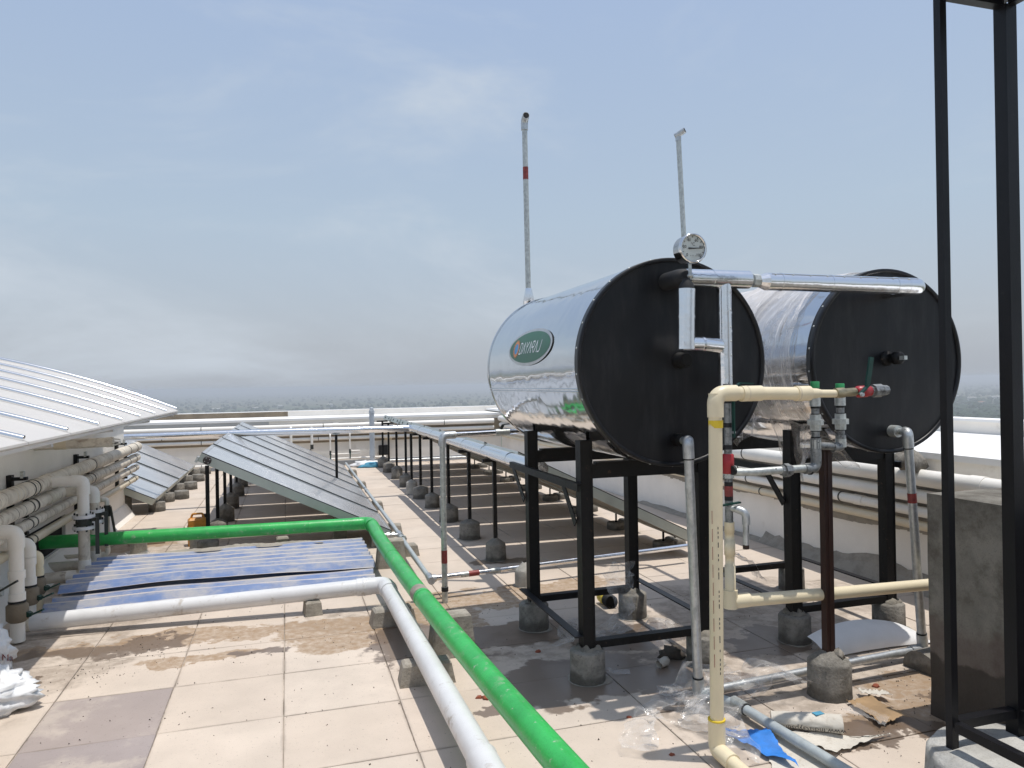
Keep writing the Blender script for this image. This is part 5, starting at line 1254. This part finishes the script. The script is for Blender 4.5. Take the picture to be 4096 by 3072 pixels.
film([(-1.42, 7.12, .12), (-1.30, 7.05, .20), (-1.12, 7.10, .16)], .20, 11.2, 'cloudy plastic bag on the corner of the corrugated sheet', amp=.05)
o = film([(3.12, 4.78, .30), (3.30, 4.79, .24), (3.40, 4.80, .10)], .16, 12.5, 'dirty film knotted over the rear tie bar of the right stand', 'wrap_film', .05)
# white curved sheet behind the floor pipe
mb = MB().grid(lambda u, v: Vector((2.90 + .78 * u, 3.50 + .03 * math.sin(3 * u) + .16 * (v ** 1.6), .012 + .125 * math.sin(v * 1.4) * (math.sin(math.pi * min(1, .12 + u * .88)) ** .5))), 24, 10)
single('plastic_sheet', mb, 'sheet_white', 'smooth white plastic sheet curling up behind the galvanised floor pipe', 'plastic sheet')
# paper and rolled sack
def paper(poly, z, lab, mat, name='torn_sack', amp=.012, cat='sack'):
    P = [Vector(p) for p in poly]
    def fn(u, v):
        a = lerp(P[0], P[1], u); b_ = lerp(P[3], P[2], u); q = lerp(a, b_, v)
        e_ = min(u, v, 1 - u, 1 - v); j = .02 * noise.noise(Vector((u * 13, v * 13, z * 40 + 3))) if e_ < .02 else 0
        return Vector((q.x + j, q.y + j, z + amp * (1 + noise.noise(Vector((q.x * 8, q.y * 8, z * 99)))) * (.4 + 1.2 * (.5 - e_))))
    return single(name, MB().grid(fn, 26, 22), mat, lab, cat)
paper([gz(768, 732), gz(872, 741), gz(892, 736), gz(835, 757)], .006, 'torn cream paper sack spread flat under the rolled one', 'paper')
paper([gz(722, 735), gz(768, 737), gz(800, 775), gz(726, 741)], .010, 'ragged piece of bright blue tarpaulin beside the cream pipe', 'tarp_blue', 'tarpaulin_scrap', .02, 'tarpaulin')
paper([gz(757, 733), gz(790, 735), gz(850, 775), gz(775, 775)], .004, 'dusty grey-white sheet under the grey floor pipe', 'paper', 'paper_sheet', .004, 'paper')
p0, p1 = gz(771, 718, .045), gz(842, 724, .05)
e = thing('rolled_sack', 'rolled white cement sack with upside-down web address print', 'sack', lerp(p0, p1, .5))
ax = (p1 - p0).normalized(); side = ax.cross(Vector((0, 0, 1))).normalized()
def rs(u, v):
    a_ = 2 * math.pi * v; r = .045 * (1 + .12 * noise.noise(Vector((u * 5, math.cos(a_) * 2, math.sin(a_) * 2)))) * (1 - .25 * (1 - u)); q = lerp(p0, p1, u)
    return q + side * math.cos(a_) * r * 1.25 + Vector((0, 0, 1)) * math.sin(a_) * r * .85
obj('roll', MB().grid(rs, 24, 28), 'paper', e)
def onroll(x, y):
    u = .58 - x / (p1 - p0).length; ang = 2.0 * math.pi * (.105 if False else 0) - .25 + y / .045
    q = lerp(p0, p1, u); r = .0475; dirv = side * (1 if side.y < 0 else -1)
    return q + dirv * math.cos(ang) * r * 1.25 + Vector((0, 0, 1)) * math.sin(ang) * r * .9
vs, fs = textmesh('www.IndiaGypsum', .036)
obj('print', MB().add([onroll(x, -y) for x, y in vs], fs), 'ink', e)
q = lerp(p0, p1, .68)
obj('blue_mark', MB().box(q + Vector((0, .004, .0375)), (.045, .03, .004)), 'ink_blue', e)
# cardboard scraps by the brown footing
for i, (pp, lab, mt_) in enumerate((([gz(846, 704), gz(870, 700), gz(905, 722), gz(880, 728)], 'brown torn cardboard strip right of the brown post footing', 'cardboard'),
                                    ([gz(842, 716), gz(858, 711), gz(890, 724), gz(885, 731)], 'silvery torn wrapper lying on the cardboard strip', 'clear_film'),
                                    ([gz(857, 694), gz(884, 697), gz(893, 703), gz(862, 700)], 'pale torn paper strip behind the cardboard', 'paper'))):
    paper(pp, .005 + .006 * i, lab, mt_, 'scrap', .02, 'scrap')
# pipe offcut with yellow end, stones, bricks
a = gz(611.5, 602, .05); a.z = .048; d = Vector((.05, 1, 0)).normalized()
e = thing('pipe_offcut', 'short black pipe offcut with a yellow band lying under the logo tank', 'pipe', a)
obj('body', MB().lathe([(.042, 0), (.048, 0), (.048, .12)], a, d, seg=24, closed=False), 'black_rubber', e)
obj('yellow_band', MB().lathe([(.0485, .07), (.0485, .17), (.04, .172)], a, d, seg=24, closed=False), 'yellow', e)
obj('core', MB().lathe([(.041, .02), (.04, .022)], a, d, seg=24), 'dark_hole', e)
def rock(c, s, seed, mat, lab, cat, name):
    o = single(name, lump((c.x, c.y, -.004), s, s * .8, s * .6, seed, .5, 10, 7), mat, lab, cat); return o
rock(gz(672, 657), .075, 2.2, 'stone_dark', 'dark lump of cement on the tiles under the logo tank', 'lump', 'cement_lump')
for i, (x, y, s, lab) in enumerate(((487.5, 698.5, .026, 'broken red brick chip beside the green pipe, the larger of the pair'), (479, 698, .018, 'small red brick chip left of the larger chip by the green pipe'), (502, 700.5, .017, 'red brick chip touching the right side of the green pipe'),
                                    (496, 561, .035, 'red brick piece leaning at the nearest right-row footing'), (538, 652, .018, 'red brick chip on the wet tiles before the left front leg'), (832, 731.5, .022, 'rusty red chip on the torn sack'),
                                    (876, 686.5, .02, 'red chip on the tiles left of the plinth'), (629, 717.5, .013, 'red chip on the tiles near the twisted film'), (672, 755, .013, 'tiny red chip at the bottom edge left of the cream pipe'), (424, 612.5, .014, 'tiny red chip beside the tall block'))):
    rock(gz(x, y), s, i * 1.9 + .4, 'brick_red', lab, 'brick', 'brick_chip')
c = gz(664, 668, 0)
e = thing('carton', 'small crushed paper cup lying in the wet patch', 'carton', c)
obj('cup', MB().lathe([(.022, 0), (.026, .06), (.024, .062), (.02, .004)], c + Vector((-.03, 0, .024)), (1, .35, .12), seg=12, closed=False, jit=.08), 'paper', e)
e = thing('stone_rest', 'half-round concrete piece propping the floor pipe corner by the plinth', 'block', (3.36, 3.22, 0))
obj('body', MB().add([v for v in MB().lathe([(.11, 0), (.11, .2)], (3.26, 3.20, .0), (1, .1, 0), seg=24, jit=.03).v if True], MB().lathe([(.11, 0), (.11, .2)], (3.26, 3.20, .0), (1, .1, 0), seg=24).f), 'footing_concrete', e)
# grit scattered over the tiles: nobody could count it
mb = MB(); rg = random.Random(21)
def chip(p, s):
    vs = [p + Vector((rg.uniform(-s, s), rg.uniform(-s, s), 0)) for _ in range(3)] + [p + Vector((0, 0, s * rg.uniform(.5, 1.1)))]
    mb.add(vs, [[0, 1, 3], [1, 2, 3], [2, 0, 3], [2, 1, 0]])
for (x, y, n, sp) in ((430 / 4 + 20, 660, 60, .18), (150, 650, 50, .14), (640 / 4 * .62, 672, 60, .12), (260, 690, 40, .4), (300, 640, 50, .35), (370, 640, 60, .25), (480, 610, 60, .3), (560, 640, 60, .4), (850, 690, 90, .3), (900, 690, 60, .3), (880, 725, 60, .25), (820, 640, 60, .3), (760, 610, 40, .4), (120, 730, 50, .35), (330, 740, 40, .5), (690, 730, 50, .4), (640, 760, 40, .3), (460, 740, 30, .4), (250, 610, 60, .3)):
    c = gz(x, y)
    for _ in range(n):
        p = c + Vector((rg.gauss(0, sp), rg.gauss(0, sp), .001))
        chip(p, rg.choice((.003, .004, .005, .007)))
stuff(obj('grit', mb, 'stone_dark'), 'dark grit and dust specks scattered over the roof tiles', 'grit')

# ------------------------------------------------------------------ haze
hm = bpy.data.materials.new('haze_air'); hm.use_nodes = True; t = hm.node_tree
for n_ in list(t.nodes):
    if n_.type != 'OUTPUT_MATERIAL': t.nodes.remove(n_)
pv = t.nodes.new('ShaderNodeVolumePrincipled'); pv.inputs['Color'].default_value = (.89, .93, .97, 1); pv.inputs['Density'].default_value = HAZE; pv.inputs['Anisotropy'].default_value = .2
t.links.new(pv.outputs[0], t.nodes['Material Output'].inputs['Volume'])
MATS['haze_air'] = hm
hz_ = obj('haze', MB().bb(-9500, 9500, -3500, 15500, GZ - 1, 5.0), 'haze_air')
stuff(hz_, 'pale summer haze over the plain', 'haze')
